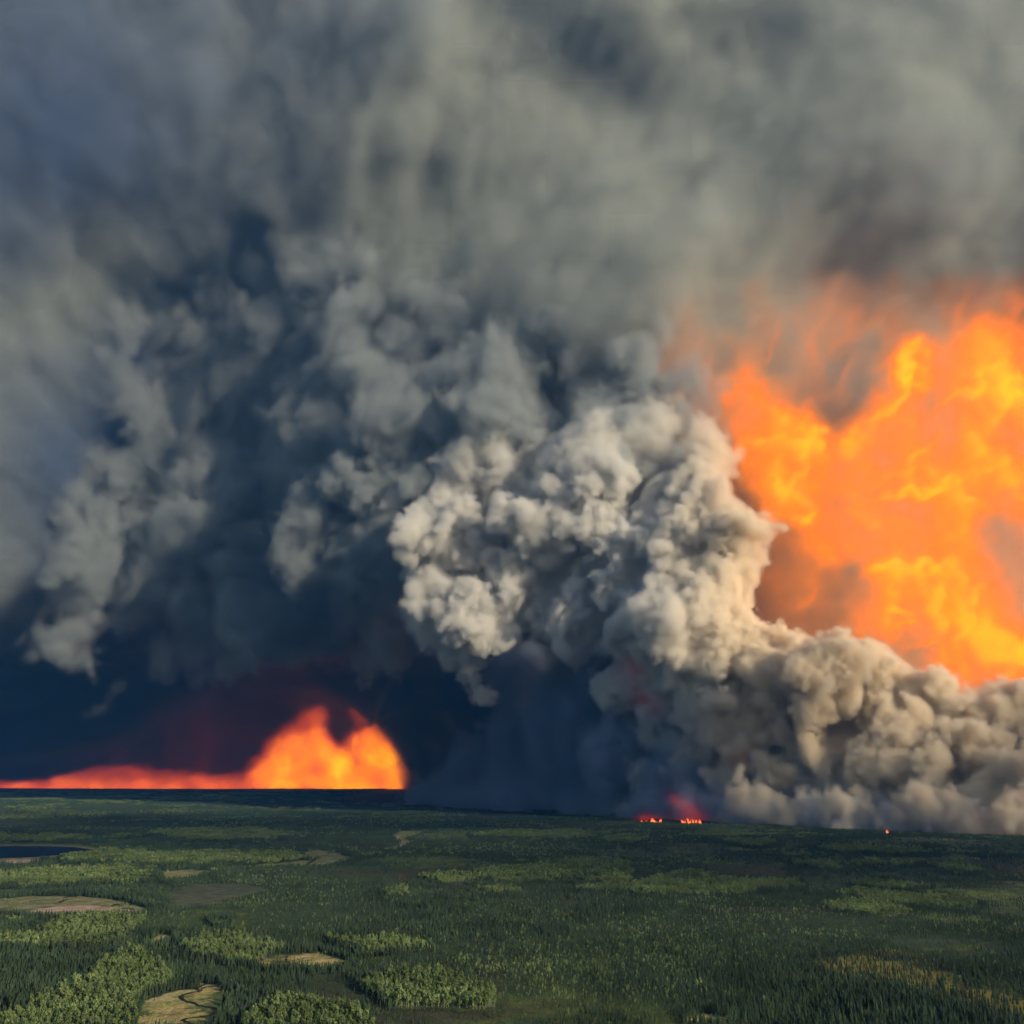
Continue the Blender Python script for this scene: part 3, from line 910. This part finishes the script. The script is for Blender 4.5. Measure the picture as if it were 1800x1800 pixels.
def ribbon(verts, faces, line, w, r):
    """A winding strip of water or dark mud along a line traced on the ground."""
    ps = [G(a, b)[:2] for a, b in line]
    out = []
    for k in range(len(ps) - 1):
        p0 = ps[max(k - 1, 0)]; p1 = ps[k]; p2 = ps[k + 1]; p3 = ps[min(k + 2, len(ps) - 1)]
        for t in np.linspace(0, 1, 8, endpoint=False):
            out.append(.5 * ((2 * p1) + (-p0 + p2) * t + (2 * p0 - 5 * p1 + 4 * p2 - p3) * t * t + (-p0 + 3 * p1 - 3 * p2 + p3) * t ** 3))
    out.append(ps[-1])
    out = np.array(out)
    d = np.gradient(out, axis=0)
    nn = np.stack([-d[:, 1], d[:, 0]], 1)
    nn /= np.linalg.norm(nn, axis=1)[:, None] + 1e-9
    base = len(verts)
    for k, (p, v) in enumerate(zip(out, nn)):
        ww = w * (.6 + .8 * r.random()) / 2 * min(1, (k + 1) / 4, (len(out) - k) / 4)
        for s_ in (-1, 1):
            x, y = p + v * ww * s_
            verts.append((x, y, float(height(np.array([x]), np.array([y]))[0]) + .25))
    for k in range(len(out) - 1):
        a = base + 2 * k
        faces.append((a, a + 1, a + 3, a + 2))


MUD = mat_base('wet_mud', .6)
MUD[3].inputs['Base Color'].default_value = (.022, .022, .018, 1)
MUD = MUD[0]


def stream(name, lines, r):
    v, f = [], []
    for w, ln in lines:
        ribbon(v, f, ln, w, r)
    me = bpy.data.meshes.new(name)
    me.from_pydata(v, [], f)
    o = bpy.data.objects.new(name, me)
    COL.objects.link(o)
    me.materials.append(MUD)
    o['kind'] = 'structure'
    return o


rr = np.random.default_rng(2)
stream('stream', [(4.5, [(384, 1724), (362, 1730), (345, 1738), (352, 1742), (332, 1746), (318, 1752), (326, 1760), (340, 1763), (350, 1768), (372, 1772), (380, 1778), (366, 1786), (340, 1789), (322, 1793), (336, 1800), (352, 1808)]),
                  (3.0, [(386, 1734), (364, 1735), (350, 1741)])], rr)
stream('marsh_channels', [(7, [(508, 1698), (520, 1702), (548, 1703), (546, 1698), (520, 1696), (500, 1694)]), (2.5, [(505, 1680), (503, 1688), (510, 1694), (500, 1697)]),
                          (2.5, [(512, 1693), (530, 1690), (552, 1688)]), (2.5, [(505, 1692), (488, 1690), (478, 1694)]), (2, [(520, 1688), (540, 1683), (550, 1684)])], rr)
stream('bog_pools', [(9, [(90, 1590), (104, 1588), (112, 1584), (124, 1582)]), (8, [(110, 1580), (122, 1578), (136, 1579)]), (10, [(196, 1594), (206, 1591), (216, 1594)]), (7, [(72, 1597), (86, 1595)]),
                     (8, [(212, 1599), (228, 1598), (236, 1601)]), (7, [(140, 1588), (160, 1586)])], rr)
stream('creek', [(13, [(214, 1563), (250, 1561), (290, 1556), (318, 1553)]), (10, [(330, 1534), (350, 1532), (372, 1529)]), (12, [(530, 1528), (548, 1516), (560, 1508), (580, 1503)]), (10, [(668, 1492), (700, 1489), (694, 1480), (690, 1470)])], rr)

# ------------------------------------------------------------------ trees
def star_cone(V, Fc, z0, z1, r, nseg, rnd, zc=0.0):
    base = len(V)
    V.append((0, 0, z1))
    a0 = rnd.random() * 6.28
    for k in range(nseg * 2):
        a = a0 + math.pi * k / nseg
        rad = r * (rnd.uniform(.85, 1.2) if k % 2 == 0 else rnd.uniform(.35, .6))
        zz = z0 + (rnd.uniform(-.3, .1) if k % 2 == 0 else rnd.uniform(.3, .7)) * (z1 - z0) * .4
        V.append((rad * math.cos(a), rad * math.sin(a), zz))
    for k in range(nseg * 2):
        Fc.append((base, base + 1 + k, base + 1 + (k + 1) % (nseg * 2)))


def spruce_geo(rnd, h=11.0, r=1.5, tiers=8, nseg=5):
    V, Fc = [], []
    for i in range(tiers):
        t = i / tiers
        zb = h * (.12 + .82 * t)
        star_cone(V, Fc, zb, min(h, zb + h * .26), r * (1 - t) ** .8 * rnd.uniform(.85, 1.15) + .12, nseg, rnd)
    return V, Fc


def aspen_geo(rnd, h=14.0, r=2.9, cards=70, size=1.0):
    V, Fc = [], []
    lobes = [(rnd.uniform(-.45, .45) * r, rnd.uniform(-.45, .45) * r, h * rnd.uniform(.5, .86), r * rnd.uniform(.45, .7)) for _ in range(6)]
    lobes.append((0, 0, h * .88, r * .5))
    for k in range(cards):
        lx, ly, lz, lr = lobes[rnd.randrange(len(lobes))]
        v = np.array([rnd.gauss(0, 1) for _ in range(3)])
        v /= np.linalg.norm(v)
        c = np.array([lx, ly, lz]) + v * lr * rnd.uniform(.6, 1.05) * np.array([1, 1, 1.25])
        n_ = v + np.array([rnd.gauss(0, .5) for _ in range(3)]) + np.array([0, 0, .3])
        n_ /= np.linalg.norm(n_)
        a = np.cross(n_, [rnd.random(), rnd.random(), .3])
        a /= np.linalg.norm(a)
        bb = np.cross(n_, a)
        s = size * rnd.uniform(.6, 1.3)
        i0 = len(V)
        for (p, q2) in ((-1, -.6), (.2, -1), (1, .1), (.3, 1), (-.8, .6)):
            V.append(tuple(c + a * s * p * .75 + bb * s * q2 * .75))
        Fc.append(tuple(range(i0, i0 + 5)))
    return V, Fc


def trunk_geo(h, r0, bend=0.0, seg=5, limbs=None):
    V, Fc = [], []
    rings = [(0, r0), (h * .5, r0 * .65), (h, r0 * .2)]
    for z, rad in rings:
        for k in range(seg):
            a = 6.283 * k / seg
            V.append((rad * math.cos(a) + bend * z / h, rad * math.sin(a), z))
    for j in range(2):
        for k in range(seg):
            Fc.append((j * seg + k, j * seg + (k + 1) % seg, (j + 1) * seg + (k + 1) % seg, (j + 1) * seg + k))
    for (z, a, ln, up) in limbs or ():
        i0 = len(V)
        dx, dy = math.cos(a), math.sin(a)
        V += [(bend * z / h, 0, z - r0 * .4), (bend * z / h, 0, z + r0 * .4), (bend * z / h + dx * ln, dy * ln, z + up), (bend * z / h - dy * r0 * .5, dx * r0 * .5, z)]
        Fc += [(i0, i0 + 1, i0 + 2), (i0, i0 + 3, i0 + 2), (i0 + 1, i0 + 3, i0 + 2)]
    return V, Fc


def foliage_mat(name, c0, c1, trans=.25):
    m, N, L, b = mat_base(name, .8)
    oi = N.new('ShaderNodeObjectInfo')
    rp = N.new('ShaderNodeMix')
    rp.data_type = 'RGBA'
    L(oi.outputs['Random'], rp.inputs[0])
    rp.inputs[6].default_value = (*c0, 1)
    rp.inputs[7].default_value = (*c1, 1)
    c_ = noise_var(N, L, rp.outputs[2], .6, .3)
    ge = N.new('ShaderNodeNewGeometry')
    no = N.new('ShaderNodeTexNoise')
    no.inputs['Scale'].default_value = .012
    no.inputs['Detail'].default_value = 4
    L(ge.outputs['Position'], no.inputs['Vector'])
    mr = N.new('ShaderNodeMapRange')
    mr.inputs['From Min'].default_value = .3
    mr.inputs['From Max'].default_value = .7
    mr.inputs['To Min'].default_value = .6
    mr.inputs['To Max'].default_value = 1.4
    L(no.outputs[0], mr.inputs[0])
    vmx = N.new('ShaderNodeVectorMath')
    vmx.operation = 'SCALE'
    L(c_, vmx.inputs[0])
    L(mr.outputs[0], vmx.inputs['Scale'])
    c_ = vmx.outputs[0]
    L(c_, b.inputs['Base Color'])
    tr = N.new('ShaderNodeBsdfTranslucent')
    L(c_, tr.inputs[0])
    mx = N.new('ShaderNodeMixShader')
    mx.inputs[0].default_value = trans
    L(b.outputs[0], mx.inputs[1])
    L(tr.outputs[0], mx.inputs[2])
    L(mx.outputs[0], N['Material Output'].inputs['Surface'])
    return m


def bark_mat(name, c):
    m, N, L, b = mat_base(name, .9)
    rgb = N.new('ShaderNodeRGB')
    rgb.outputs[0].default_value = (*c, 1)
    L(noise_var(N, L, rgb.outputs[0], 2.0, .4), b.inputs['Base Color'])
    return m


M_SP = foliage_mat('spruce_needles', (.024, .048, .028), (.050, .077, .037), .12)
M_AS = foliage_mat('aspen_leaves', (.115, .175, .06), (.20, .255, .095), .3)
M_GR = foliage_mat('bare_twigs', (.16, .15, .135), (.24, .22, .20), .1)
M_BK = bark_mat('spruce_bark', (.07, .055, .045))
M_AB = bark_mat('aspen_bark', (.42, .40, .35))
rnd = random.Random(7)


def mesh_of(name, parts):
    """parts: list of (V, F, material) joined into one mesh."""
    me = bpy.data.meshes.new(name)
    V, Fc, mi = [], [], []
    mats = []
    for v, f, m in parts:
        if m not in mats:
            mats.append(m)
        o = len(V)
        V += v
        Fc += [tuple(i + o for i in q) for q in f]
        mi += [mats.index(m)] * len(f)
    me.from_pydata(V, [], Fc)
    for m in mats:
        me.materials.append(m)
    me.polygons.foreach_set('material_index', mi)
    me.update()
    return me


def limbs_for(h, r, k):
    return [(h * rnd.uniform(.45, .8), rnd.uniform(0, 6.28), r * rnd.uniform(.4, .8), r * rnd.uniform(.3, .7)) for _ in range(k)]


SPR = []                                        # spruce kinds: crown, trunk
for k in range(5):
    h = (8.5, 10.5, 12.5, 14.5, 11.5)[k]
    SPR.append(((spruce_geo(rnd, h, h * rnd.uniform(.12, .16), 9, 6)), trunk_geo(h * .9, .16), h))
ASP = []
for k in range(5):
    h = (11, 13, 14.5, 16, 12.5)[k]
    ASP.append(((aspen_geo(rnd, h, h * rnd.uniform(.19, .23), 110, .95)), trunk_geo(h * .85, .17, rnd.uniform(-.5, .5), limbs=limbs_for(h, 3, 6)), h))


def shift(geo, dx, dy, s, a):
    ca_, sa_ = math.cos(a) * s, math.sin(a) * s
    return [(x * ca_ - y * sa_ + dx, x * sa_ + y * ca_ + dy, z * s) for x, y, z in geo[0]], geo[1]


def scatter(name, kinds, pts, mats):
    """One object: its own tree shapes plus loose points, on which the geometry nodes stand the shapes."""
    V, Fc, mi, var = [], [], [], []
    for k, parts in enumerate(kinds):
        for v, f, m in parts:
            o = len(V)
            V += v
            Fc += [tuple(i + o for i in q) for q in f]
            mi += [mats.index(m)] * len(f)
            var += [k + 1] * len(v)
    nv = len(V)
    X, Yp, sc_, rot, pick = pts
    Zp = height(X, Yp)
    Nn = len(X)
    me = bpy.data.meshes.new(name)
    me.from_pydata(V, [], Fc)
    for m in mats:
        me.materials.append(m)
    me.polygons.foreach_set('material_index', mi)
    me.vertices.add(Nn)
    co = np.concatenate([np.array(V, np.float32), np.stack([X, Yp, Zp], 1).astype(np.float32)])
    me.vertices.foreach_set('co', co.ravel())
    def A_(nm, ty, arr):
        a = me.attributes.new(nm, ty, 'POINT')
        a.data.foreach_set('value', arr)
    A_('kindno', 'INT', np.concatenate([np.array(var), np.zeros(Nn)]).astype(np.int32))
    A_('scl', 'FLOAT', np.concatenate([np.ones(nv), sc_]).astype(np.float32))
    A_('rotz', 'FLOAT', np.concatenate([np.zeros(nv), rot]).astype(np.float32))
    A_('pick', 'INT', np.concatenate([np.zeros(nv), pick]).astype(np.int32))
    me.update()
    ob = bpy.data.objects.new(name, me)
    COL.objects.link(ob)
    ng = bpy.data.node_groups.new(name, 'GeometryNodeTree')
    ng.interface.new_socket('Geometry', in_out='INPUT', socket_type='NodeSocketGeometry')
    ng.interface.new_socket('Geometry', in_out='OUTPUT', socket_type='NodeSocketGeometry')
    n = ng.nodes
    L = ng.links.new
    gi = n.new('NodeGroupInput'); go = n.new('NodeGroupOutput')

    def attr(nm, ty):
        a = n.new('GeometryNodeInputNamedAttribute')
        a.data_type = ty
        a.inputs[0].default_value = nm
        return a.outputs[0]

    def sep(k):
        s_ = n.new('GeometryNodeSeparateGeometry')
        s_.domain = 'POINT'
        L(gi.outputs[0], s_.inputs[0])
        c = n.new('FunctionNodeCompare')
        c.data_type = 'INT'
        c.operation = 'EQUAL'
        ins_ = [i for i in c.inputs if i.type == 'INT' and i.enabled]
        L(attr('kindno', 'INT'), ins_[0])
        ins_[1].default_value = k
        L(c.outputs[0], s_.inputs['Selection'])
        return s_.outputs[0]
    g2i = n.new('GeometryNodeGeometryToInstance')
    for k in range(len(kinds), 0, -1):
        L(sep(k), g2i.inputs[0])
    ip = n.new('GeometryNodeInstanceOnPoints')
    L(sep(0), ip.inputs['Points'])
    L(g2i.outputs[0], ip.inputs['Instance'])
    ip.inputs['Pick Instance'].default_value = True
    L(attr('pick', 'INT'), ip.inputs['Instance Index'])
    cx = n.new('ShaderNodeCombineXYZ')
    L(attr('rotz', 'FLOAT'), cx.inputs['Z'])
    er = n.new('FunctionNodeEulerToRotation')
    L(cx.outputs[0], er.inputs[0])
    L(er.outputs[0], ip.inputs['Rotation'])
    L(attr('scl', 'FLOAT'), ip.inputs['Scale'])
    L(ip.outputs[0], go.inputs[0])
    md = ob.modifiers.new('scatter', 'NODES')
    md.node_group = ng
    return ob


rt = np.random.default_rng(21)


def sample_area(y0, y1, cell, tanx=.66):
    """Jittered points over the part of the land between two distances that the camera's wedge takes in."""
    ys = np.arange(y0, y1, cell)
    X_, Y_ = [], []
    for yy in ys:
        w = yy * tanx
        k = int(2 * w / cell)
        X_.append((np.arange(k) - k / 2) * cell)
        Y_.append(np.full(k, yy))
    X_ = np.concatenate(X_); Y_ = np.concatenate(Y_)
    return X_ + rt.uniform(-.5, .5, len(X_)) * cell, Y_ + rt.uniform(-.5, .5, len(X_)) * cell


def classify(x, y):
    f = cover_fields(x, y)
    nz_ = tsample(TILE, x, y, x * 0 + 500, 16.0)
    nz2_ = tsample(TILE2, x + 900, y, x * 0 + 100, 30.0)
    u = rt.random(len(x))
    open_ = (f['meadow'] > 0) | (f['lake'] > -12) | (f['bare'] > -1)
    open_ &= ~((f['lake'] < -12) & (f['meadow'] < 0) & (f['bare'] < -1))
    beyond = y > front_y(x) + 250
    band = tsample(TILE, x / 1.6, y, x * 0 + 350, 24.0) + .5 * tsample(TILEF, x, y, x * 0 + 320, 9.0)
    asp = ((f['aspen'] + 6.5 * tsample(TILEF, x, y, x * 0 + 300, 8.0) > 0) & (f['aspen'] > -15) | (band > 1.75) & (f['dense'] < -6) & (f['meadow'] < -14)) & ~open_ & ~beyond & (u < .84)
    dead = (f['dead'] > 0) & ~open_ & ~asp & ~beyond
    # default: spruce in clumps over open scrub
    dens = np.clip(.54 + .34 * nz_ + .24 * nz2_ + .22 * tsample(TILEF, x, y, x * 0 + 20, 9.0), .04, 1.0)
    near_open = np.maximum(f['meadow'], -40) > -16
    dens = np.where(near_open & (y < 2600), 1.0, dens)
    dens = np.where(f['dense'] > 0, 1.0, dens)
    dens = np.where((f['aspen'] > -12) & (f['aspen'] <= 0), np.maximum(dens, .9), dens)
    dens = np.where(f['sun_patch'] > -8, dens * .40, dens)
    spr = ~asp & ~open_ & ~beyond & ~dead & (u < dens)
    strayasp = spr & (rt.random(len(x)) < np.clip(.02 + .13 * nz2_ + .10 * nz_, 0, .5)) & (f['dense'] < 0) & ~near_open
    bush = (f['meadow'] > 0) & (f['lake'] < -8) & (f['bare'] < -1) & (u < .5 * np.clip(tsample(TILEF, x, y, x * 0 + 700, 5.0) - .2 - f['meadow'] * .03, 0, 1))
    f['bush'] = bush
    return asp | strayasp | bush, spr & ~strayasp, dead & (u < .8), f


kinds_s = [[(c[0], c[1], M_SP), (t[0], t[1], M_BK)] for c, t, h in SPR]
kinds_a = [[(c[0], c[1], M_AS), (t[0], t[1], M_AB)] for c, t, h in ASP]
NEAR = 2300.0
x, y = sample_area(760, NEAR, 4.2)
asp, spr, dead, f = classify(x, y)
# aspens stand wider apart
asp &= rt.random(len(x)) < .93
px_, py_ = px_of(x, y)
# the ones that show largest become trees of their own
def largest(mask, count):
    m = mask & (px_ > 4) & (px_ < 1796) & (py_ < 1812)
    idx = np.nonzero(m)[0]
    return idx[np.argsort(y[idx])[:count]]


is_ = largest(spr, 300)
ia_ = largest(asp, 300)
size_s = np.clip(rt.normal(.92, .16, len(x)), .5, 1.4) * np.where(f['dense'] > 0, .72, np.clip(.66 + .16 * tsample(TILE2, x, y, x * 0 + 90, 20.0), .38, 1.1))
size_a = np.clip(rt.normal(.72, .16, len(x)), .4, 1.2) * np.where(f['aspen'] > -6, 1.0, np.clip(rt.normal(.48, .14, len(x)), .22, .9))
size_a = np.where(f['bush'], rt.uniform(.12, .4, len(x)), size_a)
size_s = np.where((f['meadow'] > -16) | ((f['aspen'] > -14) & (px_ < 700)), np.maximum(size_s * 1.3, .85), size_s)
rot_ = rt.uniform(0, 6.28, len(x))
pick_ = rt.integers(0, 5, len(x))


def place_singles(idx, kinds, size, crown_name, name, cat, group, labeller, cm, tm):
    protos = []
    for (c, t, h) in kinds:
        protos.append((mesh_of(crown_name, [(c[0], c[1], cm)]), mesh_of('trunk', [(t[0], t[1], tm)])))
    zz = height(x[idx], y[idx])
    for q_, i in enumerate(idx):
        e = bpy.data.objects.new(name, None)
        COL.objects.link(e)
        e.empty_display_size = 2
        e.location = (x[i], y[i], zz[q_])
        e.rotation_euler = (0, 0, rot_[i])
        e.scale = (size[i],) * 3
        tag(e, labeller(px_[i], py_[i], size[i]), cat, group)
        for nm, mm in (('crown', protos[pick_[i]][0]), ('trunk', protos[pick_[i]][1])):
            o = bpy.data.objects.new(nm, mm)
            COL.objects.link(o)
            o.parent = e


ZONES = [(60, 'in the bottom left corner'), (150, 'below the dense dark stand at the left edge'), (246, 'on the left bank of the stream meadow'), (330, 'at the near left end of the stream meadow'),
         (400, 'at the near right end of the stream meadow'), (450, 'just right of the stream meadow'), (540, 'in the middle of the bright stand right of the stream meadow'), (640, 'at the right end of the bright stand right of the stream meadow'),
         (760, 'in mixed scrub right of the bright lower stands'), (900, 'in scrubby forest just left of the bottom centre'), (1050, 'in scrubby forest just right of the bottom centre'),
         (1200, 'in open scrub left of the small bottom clearing'), (1310, 'around the small mossy clearing at the bottom'), (1460, 'in open scrub right of the small bottom clearing'),
         (1620, 'in mossy scrub below the sun-tinted patch'), (1900, 'in mossy scrub in the bottom right corner')]


def zone(a):
    for k, w in ZONES:
        if a < k:
            return w


def lab_s(a, b, s_=1):
    return ('tall' if s_ > 1.12 else 'small' if s_ < .85 else 'middling') + ' dark spruce ' + zone(a)


def lab_a(a, b, s_=1):
    return ('tall' if s_ > 1.08 else 'small' if s_ < .9 else 'middling') + ' green aspen ' + zone(a)


place_singles(is_, SPR, size_s, 'crown', 'spruce_tree', 'spruce', 'nearest spruces along the bottom of the view', lab_s, M_SP, M_BK)
place_singles(ia_, ASP, size_a, 'crown', 'aspen_tree', 'aspen', 'nearest aspens along the bottom of the view', lab_a, M_AS, M_AB)
ms_ = spr.copy(); ms_[is_] = False
ma_ = asp.copy(); ma_[ia_] = False
o = scatter('spruce_forest', kinds_s, (x[ms_], y[ms_], size_s[ms_], rot_[ms_], pick_[ms_]), [M_SP, M_BK])
tag(o, 'dark spruce forest covering the flat land in front of the fire', 'forest', kind='stuff')
o = scatter('aspen_forest', kinds_a, (x[ma_], y[ma_], size_a[ma_], rot_[ma_], pick_[ma_]), [M_AS, M_AB])
tag(o, 'pale green aspen stands scattered through the nearer spruce forest', 'forest', kind='stuff')

# farther forest: groups of simpler trees
def group_of(kind, cnt, rad, mat, simple):
    parts = []
    for _ in range(cnt):
        a = rnd.uniform(0, 6.28)
        d_ = rad * math.sqrt(rnd.random())
        if kind == 's':
            h = rnd.uniform(8, 14)
            g_ = spruce_geo(rnd, h, h * .15, simple, 4)
        else:
            h = rnd.uniform(11, 16)
            g_ = aspen_geo(rnd, h, h * .2, simple, 1.5)
        v, f_ = shift(g_, d_ * math.cos(a), d_ * math.sin(a), 1.0, a)
        parts.append((v, f_, mat))
    return parts


MIDY = 6500.0
GS = [group_of('s', 7, 7.5, M_SP, 4) for _ in range(6)]
GA = [group_of('a', 5, 7.0, M_AS, 34) for _ in range(6)]
GD = [group_of('s', 7, 8.0, M_GR, 4) for _ in range(2)]
x, y = sample_area(NEAR, MIDY, 12.5)
asp, spr, dead, f = classify(x, y)
n_ = len(x)
rot_ = rt.uniform(0, 6.28, n_); pick_ = rt.integers(0, 6, n_); sz = np.clip(rt.normal(1, .12, n_), .6, 1.4)
sz_s = sz * np.where(f['aspen'] > -14, 1.0, np.clip(.78 + .16 * tsample(TILE2, x, y, x * 0 + 90, 20.0), .5, 1.1))
sz = np.where(f['aspen'] > -9, sz, sz * .6)
o = scatter('middle_spruce_forest', GS, (x[spr], y[spr], sz_s[spr], rot_[spr], pick_[spr]), [M_SP])
tag(o, 'dark spruce forest in the middle distance up to the fire front', 'forest', kind='stuff')
o = scatter('middle_aspen_forest', GA, (x[asp], y[asp], sz[asp], rot_[asp], pick_[asp]), [M_AS])
tag(o, 'pale green aspen stands in bands through the middle distance', 'forest', kind='stuff')
o = scatter('dead_trees', GD, (x[dead], y[dead], sz[dead], rot_[dead], pick_[dead] % 2), [M_GR])
tag(o, 'patch of grey bare dead trees beside the far meadows on the left', 'forest', kind='stuff')
x, y = sample_area(MIDY, 14400, 34.0, .63)
keep = (x < 600) | (y < front_y(x) + 250)
x, y = x[keep], y[keep]
asp, spr, dead, f = classify(x, y)
nzf = tsample(TILE2, x, y, x * 0 + 50, 70.0)
asp2 = (asp | (nzf > 1.9)) & (y < front_y(x) + 250)
spr2 = ~asp2 & (f['lake'] < -10) & (nzf > -1.3) & (y < front_y(x) + 250)
FS = [group_of('s', 16, 20, M_SP, 2) for _ in range(4)]
FA = [group_of('a', 14, 20, M_AS, 12) for _ in range(4)]
n_ = len(x)
rot_ = rt.uniform(0, 6.28, n_); pick_ = rt.integers(0, 4, n_); sz = np.clip(rt.normal(1.1, .2, n_), .7, 1.8)
o = scatter('far_spruce_forest', FS, (x[spr2], y[spr2], sz[spr2], rot_[spr2], pick_[spr2]), [M_SP])
tag(o, 'dark forest in smoke shadow reaching to the distant fire on the left', 'forest', kind='stuff')
o = scatter('far_aspen_forest', FA, (x[asp2], y[asp2], sz[asp2], rot_[asp2], pick_[asp2]), [M_AS])
tag(o, 'faint paler bands of trees in the shaded distance on the left', 'forest', kind='stuff')

# ------------------------------------------------------------------ ground fires along the front
def flame_mesh_mat():
    m, N, L, b = mat_base('open_flame')
    b.inputs['Base Color'].default_value = (.2, .05, .02, 1)
    tc = N.new('ShaderNodeTexCoord')
    sx = N.new('ShaderNodeSeparateXYZ')
    L(tc.outputs['Generated'], sx.inputs[0])
    rp = N.new('ShaderNodeValToRGB')
    e = rp.color_ramp.elements
    e[0].position = 0.0; e[0].color = (1, .26, .05, 1)
    e[1].position = 1.0; e[1].color = (1, .04, .01, 1)
    L(sx.outputs['Z'], rp.inputs[0])
    L(rp.outputs[0], b.inputs['Emission Color'])
    b.inputs['Emission Strength'].default_value = 2.2
    return m


M_FL = flame_mesh_mat()


def tongue(h, w, r):
    """A leaning tongue of flame, round in section, split into two tips."""
    V, Fc = [], []
    for (lean, hh, ww, ox) in ((r.uniform(-.5, .1), h, w, 0), (r.uniform(-.7, .3), h * r.uniform(.4, .75), w * .7, r.uniform(-.8, .8) * w)):
        b0 = len(V)
        ph = r.uniform(0, 6)
        for i in range(9):
            t = i / 8
            rad = ww * (math.sin(math.pi * min(1, t * .9 + .22)) ** .8) * (1 - t) ** .35 + .02
            cx_ = ox + lean * hh * t * t + .12 * hh * math.sin(t * 6 + ph) * t
            for k in range(8):
                a = 6.283 * k / 8
                V.append((cx_ + rad * math.cos(a), rad * .8 * math.sin(a) + .05 * hh * math.sin(t * 5 + ph), hh * t))
        for i in range(8):
            for k in range(8):
                Fc.append((b0 + i * 8 + k, b0 + i * 8 + (k + 1) % 8, b0 + (i + 1) * 8 + (k + 1) % 8, b0 + (i + 1) * 8 + k))
    return V, Fc


rf = random.Random(3)
for (a0, a1, cnt, hmax, lb) in (
        (1118, 1162, 13, 17, 'row of small red flames, leftmost of the fires along the forest front'),
        (1196, 1234, 14, 24, 'brightest cluster of red flames under the reddened smoke at the front'),
        (1240, 1278, 7, 9, 'low line of small flames just right of the brightest flame cluster'),
        (1318, 1368, 4, 7, 'few faint flames where the pale low smoke begins'),
        (1555, 1566, 3, 12, 'single small orange fire far right along the smoking front')):
    pc = G((a0 + a1) / 2, 0 + np.interp((a0 + a1) / 2, [1118, 1278, 1368, 1560], [1446, 1454, 1459, 1467.5]))
    e = bpy.data.objects.new('spot_fire', None)
    COL.objects.link(e)
    e.location = pc
    tag(e, lb, 'fire', 'small fires along the fire front')
    for k in range(cnt):
        a = rf.uniform(a0, a1)
        p = G(a, np.interp(a, [1118, 1278, 1368, 1560], [1446, 1454, 1459, 1467.5]) + rf.uniform(-1.3, .5))
        v, f_ = tongue(rf.random() ** 1.6 * hmax * 1.6 + 7, rf.uniform(4, 10), rf)
        me = bpy.data.meshes.new('flame')
        me.from_pydata(v, [], f_)
        me.materials.append(M_FL)
        me.polygons.foreach_set('use_smooth', [True] * len(f_))
        o = bpy.data.objects.new('flame', me)
        COL.objects.link(o)
        o.parent = e
        o.location = tuple(p - pc)

# ------------------------------------------------------------------ haze
def box_mesh(name, lo, hi):
    me = bpy.data.meshes.new(name)
    v = [(x, y, z) for x in (lo[0], hi[0]) for y in (lo[1], hi[1]) for z in (lo[2], hi[2])]
    me.from_pydata(v, [], [(0, 1, 3, 2), (4, 6, 7, 5), (0, 4, 5, 1), (2, 3, 7, 6), (0, 2, 6, 4), (1, 5, 7, 3)])
    return me


HZ = bpy.data.objects.new('haze', box_mesh('haze', (-22000, -3000, -13), (22000, 30000, 9000)))
COL.objects.link(HZ)
HZ['kind'] = 'stuff'
HZ.data.materials.append(smoke_mat('blue_haze', (.08, .36, 1.0), 1.5e-5, 0.0))
